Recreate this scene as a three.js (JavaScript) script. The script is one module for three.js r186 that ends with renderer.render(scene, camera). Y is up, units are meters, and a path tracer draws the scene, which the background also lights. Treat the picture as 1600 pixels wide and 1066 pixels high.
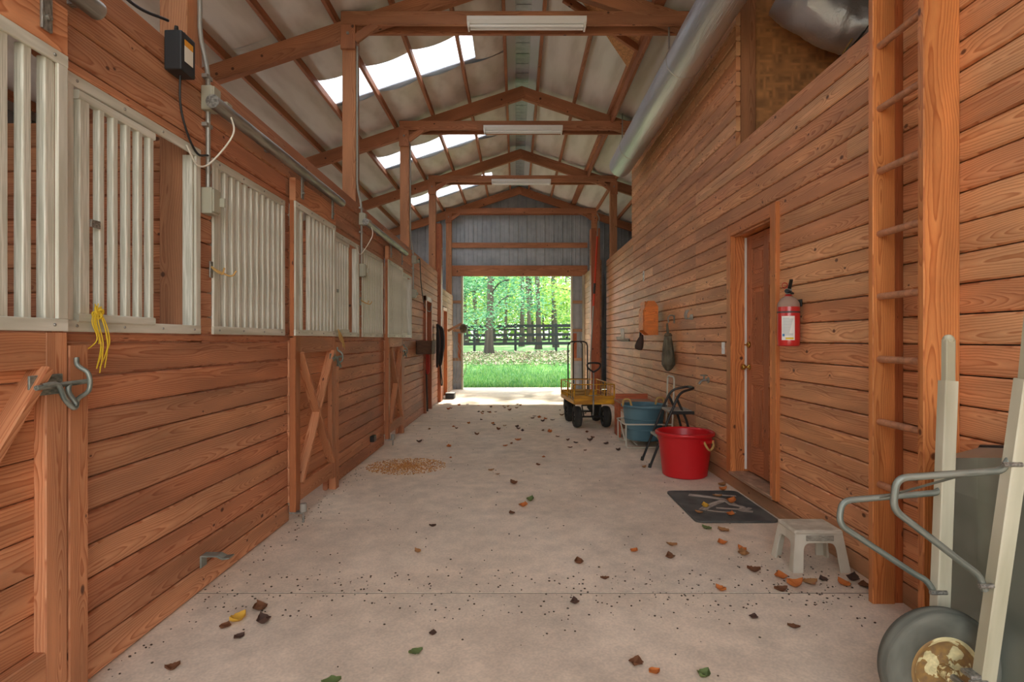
import * as THREE from 'three';
import { mergeGeometries } from 'three/addons/utils/BufferGeometryUtils.js';
import { RoundedBoxGeometry } from 'three/addons/geometries/RoundedBoxGeometry.js';

// ---------------------------------------------------------------- camera, sky, sun, exposure
const scene = new THREE.Scene();
const renderer = new THREE.WebGLRenderer({ antialias: true });
renderer.toneMapping = THREE.LinearToneMapping;
renderer.toneMappingExposure = 4.1;
renderer.shadowMap.enabled = true;
const camera = new THREE.PerspectiveCamera(2 * Math.atan(533 / 889) * 180 / Math.PI, 1600 / 1066, 0.05, 400);
camera.position.set(0, 1.345, 0);
camera.lookAt(0, 1.345, -10);
camera.setViewOffset(1600, 1066, -6, 2, 1600, 1066);
{ // hazy summer sky, the same all round
  const w = 64, h = 32, a = new Float32Array(w * h * 4);
  for (let j = 0; j < h; j++) for (let i = 0; i < w; i++) {
    const e = Math.max(0, ((j + .5) / h - .5) * 2), t = Math.pow(e, .6), o = (j * w + i) * 4;
    a[o] = 1.12 - .40 * t; a[o + 1] = 1.10 - .22 * t; a[o + 2] = 1.04 + .02 * t; a[o + 3] = 1;
  }
  const t = new THREE.DataTexture(a, w, h, THREE.RGBAFormat, THREE.FloatType);
  t.mapping = THREE.EquirectangularReflectionMapping; t.magFilter = THREE.LinearFilter; t.needsUpdate = true;
  scene.background = t; scene.environment = t;
}
const sun = new THREE.DirectionalLight(new THREE.Color(1, .93, .80), 5.5);
sun.position.set(3, 33, -40); sun.target.position.set(0, 0, 0);
sun.castShadow = true; sun.shadow.radius = 1.6; sun.shadow.mapSize.set(2048, 2048);
Object.assign(sun.shadow.camera, { left: -25, right: 25, top: 45, bottom: -25, near: 1, far: 150 });
scene.add(sun, sun.target);

// ---------------------------------------------------------------- helpers
function RNG(s) { return () => { s |= 0; s = s + 0x6D2B79F5 | 0; let t = Math.imul(s ^ s >>> 15, 1 | s); t = t + Math.imul(t ^ t >>> 7, 61 | t) ^ t; return ((t ^ t >>> 14) >>> 0) / 4294967296; }; }
const R = RNG(7), rr = (a, b) => a + (b - a) * R(), pick = (a) => a[Math.floor(R() * a.length)];
const V = (x, y, z) => new THREE.Vector3(x, y, z);
const taken = {};
function numbered(n) { const k = taken[n] = (taken[n] ?? -1) + 1; return k ? n + '_' + String(k).padStart(3, '0') : n; }
function tag(o, label, category, group) { o.userData.label = label; o.userData.category = category; if (group) o.userData.group = group; return o; }
function thing(name, label, category, p = [0, 0, 0], turn = 0, group) { const o = new THREE.Group(); o.name = numbered(name); o.position.set(...p); o.rotation.y = turn; scene.add(o); return tag(o, label, category, group); }
function struct(name) { const o = new THREE.Group(); o.name = name; o.userData.kind = 'structure'; scene.add(o); return o; }
const fix = (g) => { g = g.index ? g.toNonIndexed() : g; for (const k of Object.keys(g.attributes)) if (!['position', 'normal', 'uv'].includes(k)) g.deleteAttribute(k); return g; };
function part(name, geos, mat, parent) {
  const list = (Array.isArray(geos) ? geos : [geos]);
  const g = list.length > 1 ? mergeGeometries(list.map(fix)) : list[0];
  const m = new THREE.Mesh(g, mat); m.name = parent === scene ? numbered(name) : name; m.castShadow = m.receiveShadow = true; parent.add(m); return m;
}
const box = (w, h, d, x = 0, y = 0, z = 0) => new THREE.BoxGeometry(w, h, d).translate(x, y, z);
const rbox = (w, h, d, x = 0, y = 0, z = 0, r = .005, seg = 2) => new RoundedBoxGeometry(w, h, d, seg, Math.min(r, w / 2.01, h / 2.01, d / 2.01)).translate(x, y, z);
const Q = new THREE.Quaternion();
function rod(a, b, r, r2 = r, seg = 10) { // round bar between two points
  const A = V(...a), B = V(...b), L = A.distanceTo(B), g = new THREE.CylinderGeometry(r2, r, L, seg);
  g.applyQuaternion(Q.setFromUnitVectors(V(0, 1, 0), B.clone().sub(A).divideScalar(L))); return g.translate((A.x + B.x) / 2, (A.y + B.y) / 2, (A.z + B.z) / 2);
}
const curve = (pts, closed = false, tension = .5) => new THREE.CatmullRomCurve3(pts.map((p) => V(...p)), closed, 'catmullrom', tension);
const tube = (pts, r, n = 24, seg = 8, closed = false) => new THREE.TubeGeometry(curve(pts, closed), n, r, seg, closed);
function bent(pts, r, rad = .04, seg = 8) { // a pipe with straight runs and rounded corners
  const P = new THREE.CurvePath(), v = pts.map((p) => V(...p)); let last = v[0];
  for (let i = 1; i < v.length - 1; i++) {
    const a = v[i - 1].clone().sub(v[i]), b = v[i + 1].clone().sub(v[i]), k = Math.min(rad, a.length() * .45, b.length() * .45);
    const p = v[i].clone().addScaledVector(a.normalize(), k), q = v[i].clone().addScaledVector(b.normalize(), k);
    P.add(new THREE.LineCurve3(last, p)); P.add(new THREE.QuadraticBezierCurve3(p, v[i], q)); last = q;
  }
  P.add(new THREE.LineCurve3(last, v[v.length - 1]));
  return new THREE.TubeGeometry(P, pts.length * 12, r, seg);
}
const lathe = (pts, seg = 32) => new THREE.LatheGeometry(pts.map((p) => new THREE.Vector2(...p)), seg);
function extr(pts, depth, bevel = 0) {
  const s = new THREE.Shape(pts.map((p) => new THREE.Vector2(...p)));
  return new THREE.ExtrudeGeometry(s, { depth, bevelEnabled: bevel > 0, bevelSize: bevel, bevelThickness: bevel, bevelSegments: 2 });
}
// a bar of timber along +x, its long edges eased; one strip of the grain texture on each face
const PPS = 8;
function timberGeo(L, h, t, c = .004, endOffset = 0) {
  const H = h / 2, T = t / 2; c = Math.min(c, H * .4, T * .4);
  const pr = [[-H, -T + c], [-H, T - c], [-H + c, T], [H - c, T], [H, T - c], [H, -T + c], [H - c, -T], [-H + c, -T]];
  const pos = [], uv = [], u0 = R() * 7, st = Math.floor(R() * PPS), st2 = Math.floor(R() * PPS), u1 = u0 + L / 3;
  const push = (p, q) => { pos.push(...p); uv.push(...q); };
  for (let i = 0; i < 8; i++) {
    const a = pr[i], b = pr[(i + 1) % 8], flat = i === 2 || i === 6, side = i === 0 || i === 4;
    let v0, v1;
    if (i === 2) { v0 = .02; v1 = .98; } else if (i === 6) { v0 = .98; v1 = .02; } else if (side) { v0 = .1; v1 = .1 + Math.min(.8, t / .14); } else { v0 = v1 = a[0] < 0 && b[0] < 0 ? .02 : .98; }
    const s = side ? st2 : st; v0 = (s + v0) / PPS; v1 = (s + v1) / PPS;
    const p00 = [-L / 2, a[0], a[1]], p10 = [L / 2, a[0], a[1]], p01 = [-L / 2, b[0], b[1]], p11 = [L / 2, b[0], b[1]];
    push(p00, [u0, v0]); push(p01, [u0, v1]); push(p11, [u1, v1]); push(p00, [u0, v0]); push(p11, [u1, v1]); push(p10, [u1, v0]);
  }
  for (const e of [-1, 1]) for (let i = 1; i < 7; i++) {
    const tri = [pr[0], pr[i], pr[i + 1]]; if (e > 0) tri.reverse();
    for (const p of tri) push([e * L / 2, p[0], p[1]], [u0 + p[1] * .12, (st + .5 + p[0] * .6) / PPS]);
  }
  const g = new THREE.BufferGeometry();
  g.setAttribute('position', new THREE.Float32BufferAttribute(pos, 3)); g.setAttribute('uv', new THREE.Float32BufferAttribute(uv, 2));
  for (let i = 0; i < pos.length; i += 9) { // outward winding check around the x axis
    const A = V(...pos.slice(i, i + 3)), B = V(...pos.slice(i + 3, i + 6)), C = V(...pos.slice(i + 6, i + 9)), n = B.clone().sub(A).cross(C.clone().sub(A)), m = A.clone().add(B).add(C).divideScalar(3);
    if (n.dot(m) < 0) for (let k = 0; k < 3; k++) { const p = pos[i + 3 + k]; pos[i + 3 + k] = pos[i + 6 + k]; pos[i + 6 + k] = p; if (k < 2) { const j = i / 3 * 2, q = uv[j + 2 + k]; uv[j + 2 + k] = uv[j + 4 + k]; uv[j + 4 + k] = q; } }
  }
  g.setAttribute('position', new THREE.Float32BufferAttribute(pos, 3)); g.setAttribute('uv', new THREE.Float32BufferAttribute(uv, 2));
  g.computeVertexNormals(); return g;
}
// timber running along z from z0 to z1 with its wide face towards +x (or -x), y0..y1, x0..x1
function zBoard(z0, z1, y0, y1, x0, x1, c) { return timberGeo(Math.abs(z1 - z0), y1 - y0, x1 - x0, c).rotateY(Math.PI / 2).translate((x0 + x1) / 2, (y0 + y1) / 2, (z0 + z1) / 2); }
function xBoard(x0, x1, y0, y1, z0, z1, c) { return timberGeo(x1 - x0, y1 - y0, Math.abs(z1 - z0), c).translate((x0 + x1) / 2, (y0 + y1) / 2, (z0 + z1) / 2); }
function yBoard(x0, x1, y0, y1, z0, z1, c) { return timberGeo(y1 - y0, x1 - x0, Math.abs(z1 - z0), c).rotateZ(Math.PI / 2).translate((x0 + x1) / 2, (y0 + y1) / 2, (z0 + z1) / 2); }
function yBoardX(x0, x1, y0, y1, z0, z1, c) { return timberGeo(y1 - y0, Math.abs(z1 - z0), x1 - x0, c).rotateZ(Math.PI / 2).rotateY(Math.PI / 2).translate((x0 + x1) / 2, (y0 + y1) / 2, (z0 + z1) / 2); }
function beam(a, b, h, t, up = [0, 1, 0]) { // between two points; h measured along «up»
  const A = V(...a), B = V(...b), d = B.clone().sub(A), L = d.length(), x = d.divideScalar(L), z = x.clone().cross(V(...up)).normalize(), y = z.clone().cross(x);
  return timberGeo(L, h, t).applyMatrix4(new THREE.Matrix4().makeBasis(x, y, z)).translate((A.x + B.x) / 2, (A.y + B.y) / 2, (A.z + B.z) / 2);
}

// ---------------------------------------------------------------- textures
const hash = (x, y, s) => { let h = Math.imul(x, 374761393) + Math.imul(y, 668265263) + Math.imul(s, 2147483647 ^ 1274126177) | 0; h = Math.imul(h ^ h >>> 13, 1274126177); return ((h ^ h >>> 16) >>> 0) / 4294967296; };
function vn(x, y, s, wx = 0, wy = 0) { // value noise, wrapping at wx, wy
  const X = Math.floor(x), Y = Math.floor(y), fx = x - X, fy = y - Y, u = fx * fx * (3 - 2 * fx), v = fy * fy * (3 - 2 * fy), m = (a, w) => w ? ((a % w) + w) % w : a;
  const a = hash(m(X, wx), m(Y, wy), s), b = hash(m(X + 1, wx), m(Y, wy), s), c = hash(m(X, wx), m(Y + 1, wy), s), d = hash(m(X + 1, wx), m(Y + 1, wy), s);
  return a + (b - a) * u + (c - a) * v + (a - b - c + d) * u * v;
}
function fbm(x, y, s, oct, wx, wy) { let f = 0, a = .5, t = 0; for (let i = 0; i < oct; i++) { f += a * vn(x, y, s + i, wx, wy); t += a; a *= .5; x *= 2; y *= 2; wx *= 2; wy *= 2; } return f / t; }
function texture(w, h, fn, srgb = true) {
  const a = new Uint8Array(w * h * 4), o = [0, 0, 0];
  for (let j = 0; j < h; j++) for (let i = 0; i < w; i++) { fn(i / w, j / h, o, i, j); const k = (j * w + i) * 4; for (let c = 0; c < 3; c++) a[k + c] = Math.max(0, Math.min(255, o[c])); a[k + 3] = 255; }
  const t = new THREE.DataTexture(a, w, h); if (srgb) t.colorSpace = THREE.SRGBColorSpace;
  t.wrapS = t.wrapT = THREE.RepeatWrapping; t.magFilter = THREE.LinearFilter; t.minFilter = THREE.LinearMipmapLinearFilter; t.generateMipmaps = true; t.needsUpdate = true; return t;
}
function woodTexture(seed, light, dark, knotC, contrast) {
  const rn = RNG(seed), strips = [];
  for (let s = 0; s < PPS; s++) {
    const kn = []; const n = 1 + Math.floor(rn() * 4);
    for (let k = 0; k < n; k++) kn.push([rn() * 3, (rn() - .5) * .11, .006 + rn() * .011]);
    strips.push({ cy: (rn() - .5) * .12, h: .012 + rn() * .03, amp: .012 + rn() * .03, sp: .0075 + rn() * .006, kn, tone: (rn() - .5) * .12 });
  }
  return texture(2048, 1024, (u, v, o) => {
    const s = Math.floor(v * PPS), S = strips[s], x = u * 3, y = (v * PPS - s - .5) * .1335;
    const wob = (vn(u * 6, s, seed + 11, 6) - .5) * 2 * S.amp + (vn(u * 20, v * 40, seed + 12, 20) - .5) * .006;
    let r = Math.hypot(y - S.cy + (vn(u * 9, s, seed + 13, 9) - .5) * .03, S.h + wob), kd = 0;
    for (const [kx, ky, kr] of S.kn) { let dx = Math.abs(x - kx); dx = Math.min(dx, 3 - dx); const d = Math.hypot(dx * .75, y - ky); r += .016 * Math.exp(-d * d / (kr * kr * 6)); kd = Math.max(kd, 1 - d / kr); }
    const ph = r / S.sp + (vn(u * 60, v * 90, seed + 14, 60) - .5) * .25, f = ph - Math.floor(ph);
    let late = f < .62 ? f / .62 * .35 : (f < .9 ? .35 + (f - .62) / .28 * .65 : 1 - (f - .9) / .1);
    const fibre = vn(u * 160, v * 620, seed + 15, 160) - .5, big = fbm(u * 5, v * 12, seed + 16, 3, 5, 12) - .5;
    let t = contrast * late + .12 * fibre;
    const dirt = 1 + .34 * big + S.tone + .08 * fibre;
    for (let c = 0; c < 3; c++) o[c] = (light[c] + (dark[c] - light[c]) * t) * dirt;
    if (kd > 0) { const k = Math.min(1, kd * 2.2); for (let c = 0; c < 3; c++) o[c] += (knotC[c] - o[c]) * k * .85; }
  });
}
const pine = woodTexture(21, [222, 186, 152], [176, 124, 88], [92, 64, 48], .9);
const rough = woodTexture(87, [204, 168, 138], [160, 118, 92], [76, 54, 42], .75);
const wood = (hex, map = pine, rough_ = .62) => new THREE.MeshStandardMaterial({ color: hex, map, bumpMap: map, bumpScale: .0007, roughness: rough_ });
const tones = (list, map, r) => list.map((h) => wood(h, map, r));
const MAT = {
  left: tones(['#dcbcae', '#e2bfac', '#d6b2a2', '#e6c8b6', '#d8bbad', '#deb5a2'], pine, .66),
  whitewash: tones(['#dcd8cc', '#d4cec2', '#e0d6c6'], rough, .8),
  right: tones(['#fbe2c8', '#f8d8ba', '#f2d0b6', '#fde8d0', '#f5d6bc', '#efcab0'], pine, .55),
  door: tones(['#e2bca4', '#dcb69e', '#e6c2ac'], pine, .62),
  doorEdge: wood('#d09c74', pine, .55),
  stall: tones(['#e8bca0', '#e0b094', '#eac4a8'], pine, .7),
  truss: tones(['#dab49c', '#d2aa92', '#e0bca4'], rough, .68),
  post: wood('#e6c4a8', rough, .68),
  orange: wood('#eeb684', pine, .42), ladder: wood('#f0bc88', pine, .45), rung: wood('#e8c8b4', rough, .5),
  skirt: wood('#dcc8b0', rough, .75), redPost: wood('#c88a62', pine, .5),
  doorslab: wood('#d6a488', pine, .5), crate: wood('#7a6c62', rough, .85), redbox: wood('#d88a64', pine, .6), greyWood: wood('#d8d2cc', rough, .8),
};
const pm = (o) => new THREE.MeshPhysicalMaterial(o), sm = (o) => new THREE.MeshStandardMaterial(o);
const speckle = (seed, a, b, n = 40) => texture(256, 256, (u, v, o) => { const f = fbm(u * n / 4, v * n / 4, seed, 4, n / 4, n / 4), t = Math.max(0, Math.min(1, (f - .3) * 2.5)); for (let c = 0; c < 3; c++) o[c] = a[c] + (b[c] - a[c]) * t; });
const grilleTex = speckle(5, [192, 190, 172], [226, 224, 210], 32);
const concreteTex = texture(1280, 1280, (u, v, o) => {
  const a = (fbm(u * 6, v * 6, 31, 5, 6, 6) - .5) * .55, b = fbm(u * 40, v * 40, 32, 3, 40, 40) - .5, c = vn(u * 500, v * 500, 33, 500, 500) - .5, d = fbm(u * 3 + 7, v * 3, 34, 4, 3, 3);
  const stain = Math.max(0, fbm(u * 9, v * 9, 35, 4, 9, 9) - .6) * 2.2, k = 1 + .22 * a + .14 * b + .09 * c - stain * .12;
  o[0] = (222 - 6 * d) * k; o[1] = (206 - 12 * d) * k; o[2] = (186 - 16 * d) * k;
});
const one = (a) => Array.isArray(a) ? pick(a) : a;
Object.assign(MAT, {
  grille: sm({ map: grilleTex, roughness: .55, metalness: .1 }), galv: sm({ map: speckle(8, [120, 118, 112], [168, 165, 156], 40), roughness: .45, metalness: .6 }),
  iron: sm({ map: speckle(9, [84, 92, 86], [146, 150, 140], 24), roughness: .5, metalness: .5 }), chrome: sm({ color: '#c9c4ba', roughness: .3, metalness: .8 }),
  concrete: sm({ map: concreteTex, bumpMap: concreteTex, bumpScale: .0012, roughness: .88 }), joint: sm({ color: '#4c443c', roughness: 1 }),
  insul: sm({ map: speckle(13, [206, 198, 186], [226, 220, 210], 16), roughness: .55 }), roofmetal: sm({ color: '#c9ccd0', roughness: .5, metalness: .3 }),
  siding: sm({ map: speckle(14, [150, 157, 164], [170, 176, 182], 24), roughness: .45, metalness: .25 }),
  sky: pm({ color: '#f4f8ff', transmission: .75, roughness: .95, thickness: 0 }),
  boxgrey: sm({ color: '#a9a692', roughness: .55 }), conduit: sm({ color: '#a4a298', roughness: .4, metalness: .5 }), black: sm({ color: '#26282a', roughness: .5 }), blackMetal: sm({ color: '#2a2826', roughness: .4, metalness: .3 }),
  tyre: sm({ map: speckle(30, [78, 79, 70], [108, 107, 96], 30), roughness: .85 }), rubber: sm({ map: speckle(15, [44, 44, 42], [62, 61, 56], 30), roughness: .85 }), white: sm({ color: '#e8e6e0', roughness: .5 }), wire: sm({ color: '#9a958a', roughness: .5 }),
  yellowRope: sm({ color: '#d9b52e', roughness: .9 }), rope: sm({ color: '#c09a5c', roughness: .95 }), foil: sm({ map: speckle(16, [176, 180, 186], [214, 216, 220], 20), roughness: .42, metalness: .8 }),
  osb: sm({ map: texture(512, 512, (u, v, o) => { const a = vn(u * 40, v * 14, 51, 40, 14), b = vn(u * 14, v * 44, 52, 14, 44), k = .72 + .34 * Math.max(a, b); o[0] = 212 * k; o[1] = 152 * k; o[2] = 98 * k; }), roughness: .8 }),
  matRubber: sm({ map: speckle(31, [70, 69, 66], [96, 94, 88], 30), roughness: .9 }),
  redPlastic: pm({ color: '#c5141c', roughness: .42, clearcoat: .1 }), teal: sm({ map: speckle(17, [70, 108, 122], [104, 138, 148], 14), roughness: .55 }),
  wirePaint: sm({ color: '#c9c2b0', roughness: .5 }), stool: sm({ map: speckle(18, [182, 172, 152], [206, 197, 178], 22), roughness: .6 }), yellow: sm({ map: speckle(19, [176, 118, 18], [232, 172, 24], 14), roughness: .5 }),
  canvas: sm({ map: speckle(20, [84, 78, 62], [112, 104, 84], 40), roughness: .95 }), brass: sm({ color: '#c49a48', roughness: .25, metalness: .9 }), redMetal: pm({ color: '#c22a26', roughness: .3, clearcoat: .4 }),
  handle: sm({ map: speckle(22, [170, 164, 138], [206, 200, 176], 20), roughness: .65 }), tray: sm({ map: speckle(23, [128, 132, 120], [164, 166, 154], 10), roughness: .4, metalness: .45 }), rim: sm({ map: texture(256, 256, (u, v, o) => { const f = fbm(u * 8, v * 8, 61, 4, 8, 8), t = f > .48 ? 1 : 0, g = fbm(u * 30, v * 30, 62, 2, 30, 30); o[0] = t ? 204 * (.8 + .3 * g) : 112 + 40 * g; o[1] = t ? 190 * (.8 + .3 * g) : 86 + 30 * g; o[2] = t ? 142 * (.8 + .3 * g) : 58; }), roughness: .7 }),
  tubeGlass: sm({ color: '#f2f3f0', roughness: .25 }), orangeRed: sm({ color: '#d8401c', roughness: .5 }), paper: sm({ color: '#e4dfd0', roughness: .8 }), red: sm({ color: '#b03428', roughness: .8 }), darkLeather: sm({ color: '#2b2320', roughness: .6 }),
  bark: sm({ map: speckle(24, [46, 40, 33], [84, 75, 64], 30), roughness: .95 }), fence: sm({ color: '#1d211f', roughness: .8 }),
});
MAT.osb.map.repeat.set(3, 3);
MAT.foil.bumpMap = texture(512, 512, (u, v, o) => { const a = fbm(u * 14, v * 14, 95, 4, 14, 14), c = Math.abs(a - .5) * 2; o[0] = o[1] = o[2] = 255 * (1 - c); }, false); MAT.foil.bumpMap.repeat.set(6, 3); MAT.foil.bumpScale = .0022;

// ---------------------------------------------------------------- the barn's measures (z = -distance)
const LX = -1.68, RX = 1.98, ZN = 1.5, ZF = -15.5, ROW = .1335, BAY = 3.05, RIDGE = .1;
const ry = (x) => 5.45 - .333 * Math.abs(x - RIDGE);       // top of rafters
const OL = -5.3, OR = 5.5;

// floor: slabs between the saw-cut joints
{
  const f = struct('floor'), cuts = [ZN + .6, .0, -3.02, -6.2, -9.3, -12.4, -15.7], g = .013;
  for (let i = 0; i + 1 < cuts.length; i++) {
    const L = cuts[i] - cuts[i + 1] - g, w = RX - LX + .3, zc = (cuts[i] + cuts[i + 1]) / 2, m = new THREE.BoxGeometry(w, .12, L).translate((RX + LX) / 2, -.06, zc);
    const p = m.attributes.position, u = m.attributes.uv; for (let k = 0; k < p.count; k++) u.setXY(k, p.getX(k) / 3.7 + i * .37, p.getZ(k) / 3.7 + i * .21);
    part('concrete_slab', m, MAT.concrete, f);
  }
  part('joint_bed', box(RX - LX + .2, .1, ZN + .5 - ZF, (RX + LX) / 2, -.0535, (ZN + .5 + ZF) / 2), MAT.joint, f);
  part('stall_floor', box(LX - .2 - OL, .1, ZN - ZF, (LX - .2 + OL) / 2, -.06, (ZN + ZF) / 2), sm({ color: '#8a7460', roughness: 1 }), f);
  part('side_floor', box(OR - RX - .2, .1, ZN - ZF, (OR + RX + .2) / 2, -.06, (ZN + ZF) / 2), sm({ color: '#8c8680', roughness: 1 }), f);
}

// ---------------------------------------------------------------- left wall: planks, windows, stall doors
const T = .04;
const wl = struct('wall_left');
const Lplank = (d0, d1, y0, y1, mat = MAT.left) => { if (d1 - d0 > .02 && y1 - y0 > .008) part('plank', zBoard(-d0, -d1, y0 + .003, y1 - .003, LX - T, LX, .009), one(mat), wl); };
const BAYS = [2.05, 5.10, 8.15];
for (let i = 0; i < 21; i++) { Lplank(-ZN, 1.16, i * ROW, (i + 1) * ROW); }
BAYS.forEach((D, k) => {
  const last = k === 2, e = last ? D + 1.01 : D + 2.16;
  for (let i = 0; i < 10; i++) Lplank(D - .03, last ? 10.36 : e, i * ROW, (i + 1) * ROW, MAT.left);
  Lplank(D - .03, e, 1.335, 1.375);
  for (let i = 10; i < 18; i++) {
    const y0 = Math.max(1.375, i * ROW), y1 = Math.min(2.35, (i + 1) * ROW), y0b = i * ROW, y1b = (i + 1) * ROW;
    if (!last) { Lplank(D + .96, D + 1.09, i === 10 ? 1.375 : y0b, y1b); Lplank(D + 2.06, e, i === 10 ? 1.375 : y0b, y1b); } else Lplank(D + .96, 10.36, i === 10 ? 1.335 : y0b, y1b);
  }
  Lplank(D - .03, last ? D + .96 : D + .96, 2.35, 2.403); if (!last) Lplank(D + 1.09, D + 2.06, 2.35, 2.403);
  for (let i = 18; i < 21; i++) { // over the openings; butt joints at the posts
    const a = D - .95, b = D + 1.0, c = D + 2.1;
    Lplank(a, b, i * ROW, (i + 1) * ROW, MAT.left); if (!last) Lplank(b, c, i * ROW, (i + 1) * ROW); else { Lplank(b, 12.2, i * ROW, (i + 1) * ROW); }
  }
});
for (let i = 0; i < 18; i++) { if (i * ROW > 2.1) Lplank(10.36, 12.2, i * ROW, (i + 1) * ROW); else Lplank(11.15, 12.2, i * ROW, (i + 1) * ROW); }
// lower whitewashed run beyond the tall post
for (let i = 0; i < 19; i++) { const d0 = 12.75, d1 = 15.4; for (const [a, b] of i * ROW < 2.1 ? [[d0, 12.95], [13.85, d1]] : [[d0, d1]]) part('plank', zBoard(-a, -b, i * ROW + .002, (i + 1) * ROW - .002, -1.74, -1.70, .006), one(MAT.whitewash), wl); }

const GR = MAT.grille;
function frameRect(parent, d0, d1, y0, y1, xf, w = .045, t = .014) { // flat steel frame on a z plane
  part('frame', zBoard(-d0, -d1, y1 - w, y1, xf, xf + t), GR, parent); part('frame', zBoard(-d0, -d1, y0, y0 + w, xf, xf + t), GR, parent);
  part('frame', yBoardX(xf, xf + t, y0 + w, y1 - w, -d0 - w, -d0), GR, parent); part('frame', yBoardX(xf, xf + t, y0 + w, y1 - w, -d1, -d1 + w), GR, parent);
  for (let k = 0; k < 4; k++) for (const y of [y0 + w / 2, y1 - w / 2]) { const d = d0 + .06 + (d1 - d0 - .12) * k / 3; part('screw', new THREE.SphereGeometry(.006, 8, 6).translate(xf + t, y, -d), MAT.galv, parent); }
  // return of the frame into the opening
  for (const d of [d0 + w, d1 - w - .012]) part('frame_return', box(.05, y1 - y0 - 2 * w, .012, xf - .025, (y0 + y1) / 2, -d - .006), GR, parent);
}
const bar = (parent, d, y0, y1, x, s = .028) => part('bar', rbox(s, y1 - y0, s, x, (y0 + y1) / 2, -d, .006, 2), GR, parent);
const which = ['nearest', 'second', 'farthest'];
BAYS.forEach((D, k) => {
  // opening with a half grille pushed to one side
  const a = thing('sash_window', [`pale steel stall window with half-open bar sash, nearest, by the yellow rope`, 'pale steel stall window half open, directly beyond the middle stall door', 'pale steel stall window beyond the farthest stall door'][k], 'stall window', [0, 0, 0], 0, 'stall windows with sliding bar sash');
  const d0 = D + .05, d1 = D + .96;
  frameRect(a, d0, d1, 1.375, 2.35, LX);
  const s0 = d0 + .06, s1 = d0 + .52, xs = LX + .008;
  part('sash_rail', zBoard(-s0, -s1, 2.262, 2.296, xs - .02, xs + .014), GR, a); part('sash_rail', zBoard(-s0, -s1, 1.412, 1.446, xs - .02, xs + .014), GR, a);
  part('sash_stile', rbox(.034, .82, .05, xs - .003, 1.854, -s0 - .03, .005), GR, a);
  for (let i = 0; i < 5; i++) bar(a, s0 + .125 + i * .078, 1.44, 2.27, xs - .004, .03);
  part('hinge', rbox(.008, .03, .05, xs + .016, 1.80, -s0 - .08, .002), MAT.galv, a);
  if (k === 2) return;
  const b = thing('bar_grille', ['pale steel bar grille between the grey switch box and the middle stall door', 'pale steel bar grille between second switch box and farthest stall door'][k], 'window grille', [0, 0, 0], 0, 'fixed stall bar grilles');
  const e0 = D + 1.09, e1 = D + 2.06; frameRect(b, e0, e1, 1.375, 2.35, LX);
  for (let i = 0; i < 11; i++) bar(b, e0 + .075 + i * (e1 - e0 - .15) / 10, 1.41, 2.31, LX - .012, .034);
});
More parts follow.
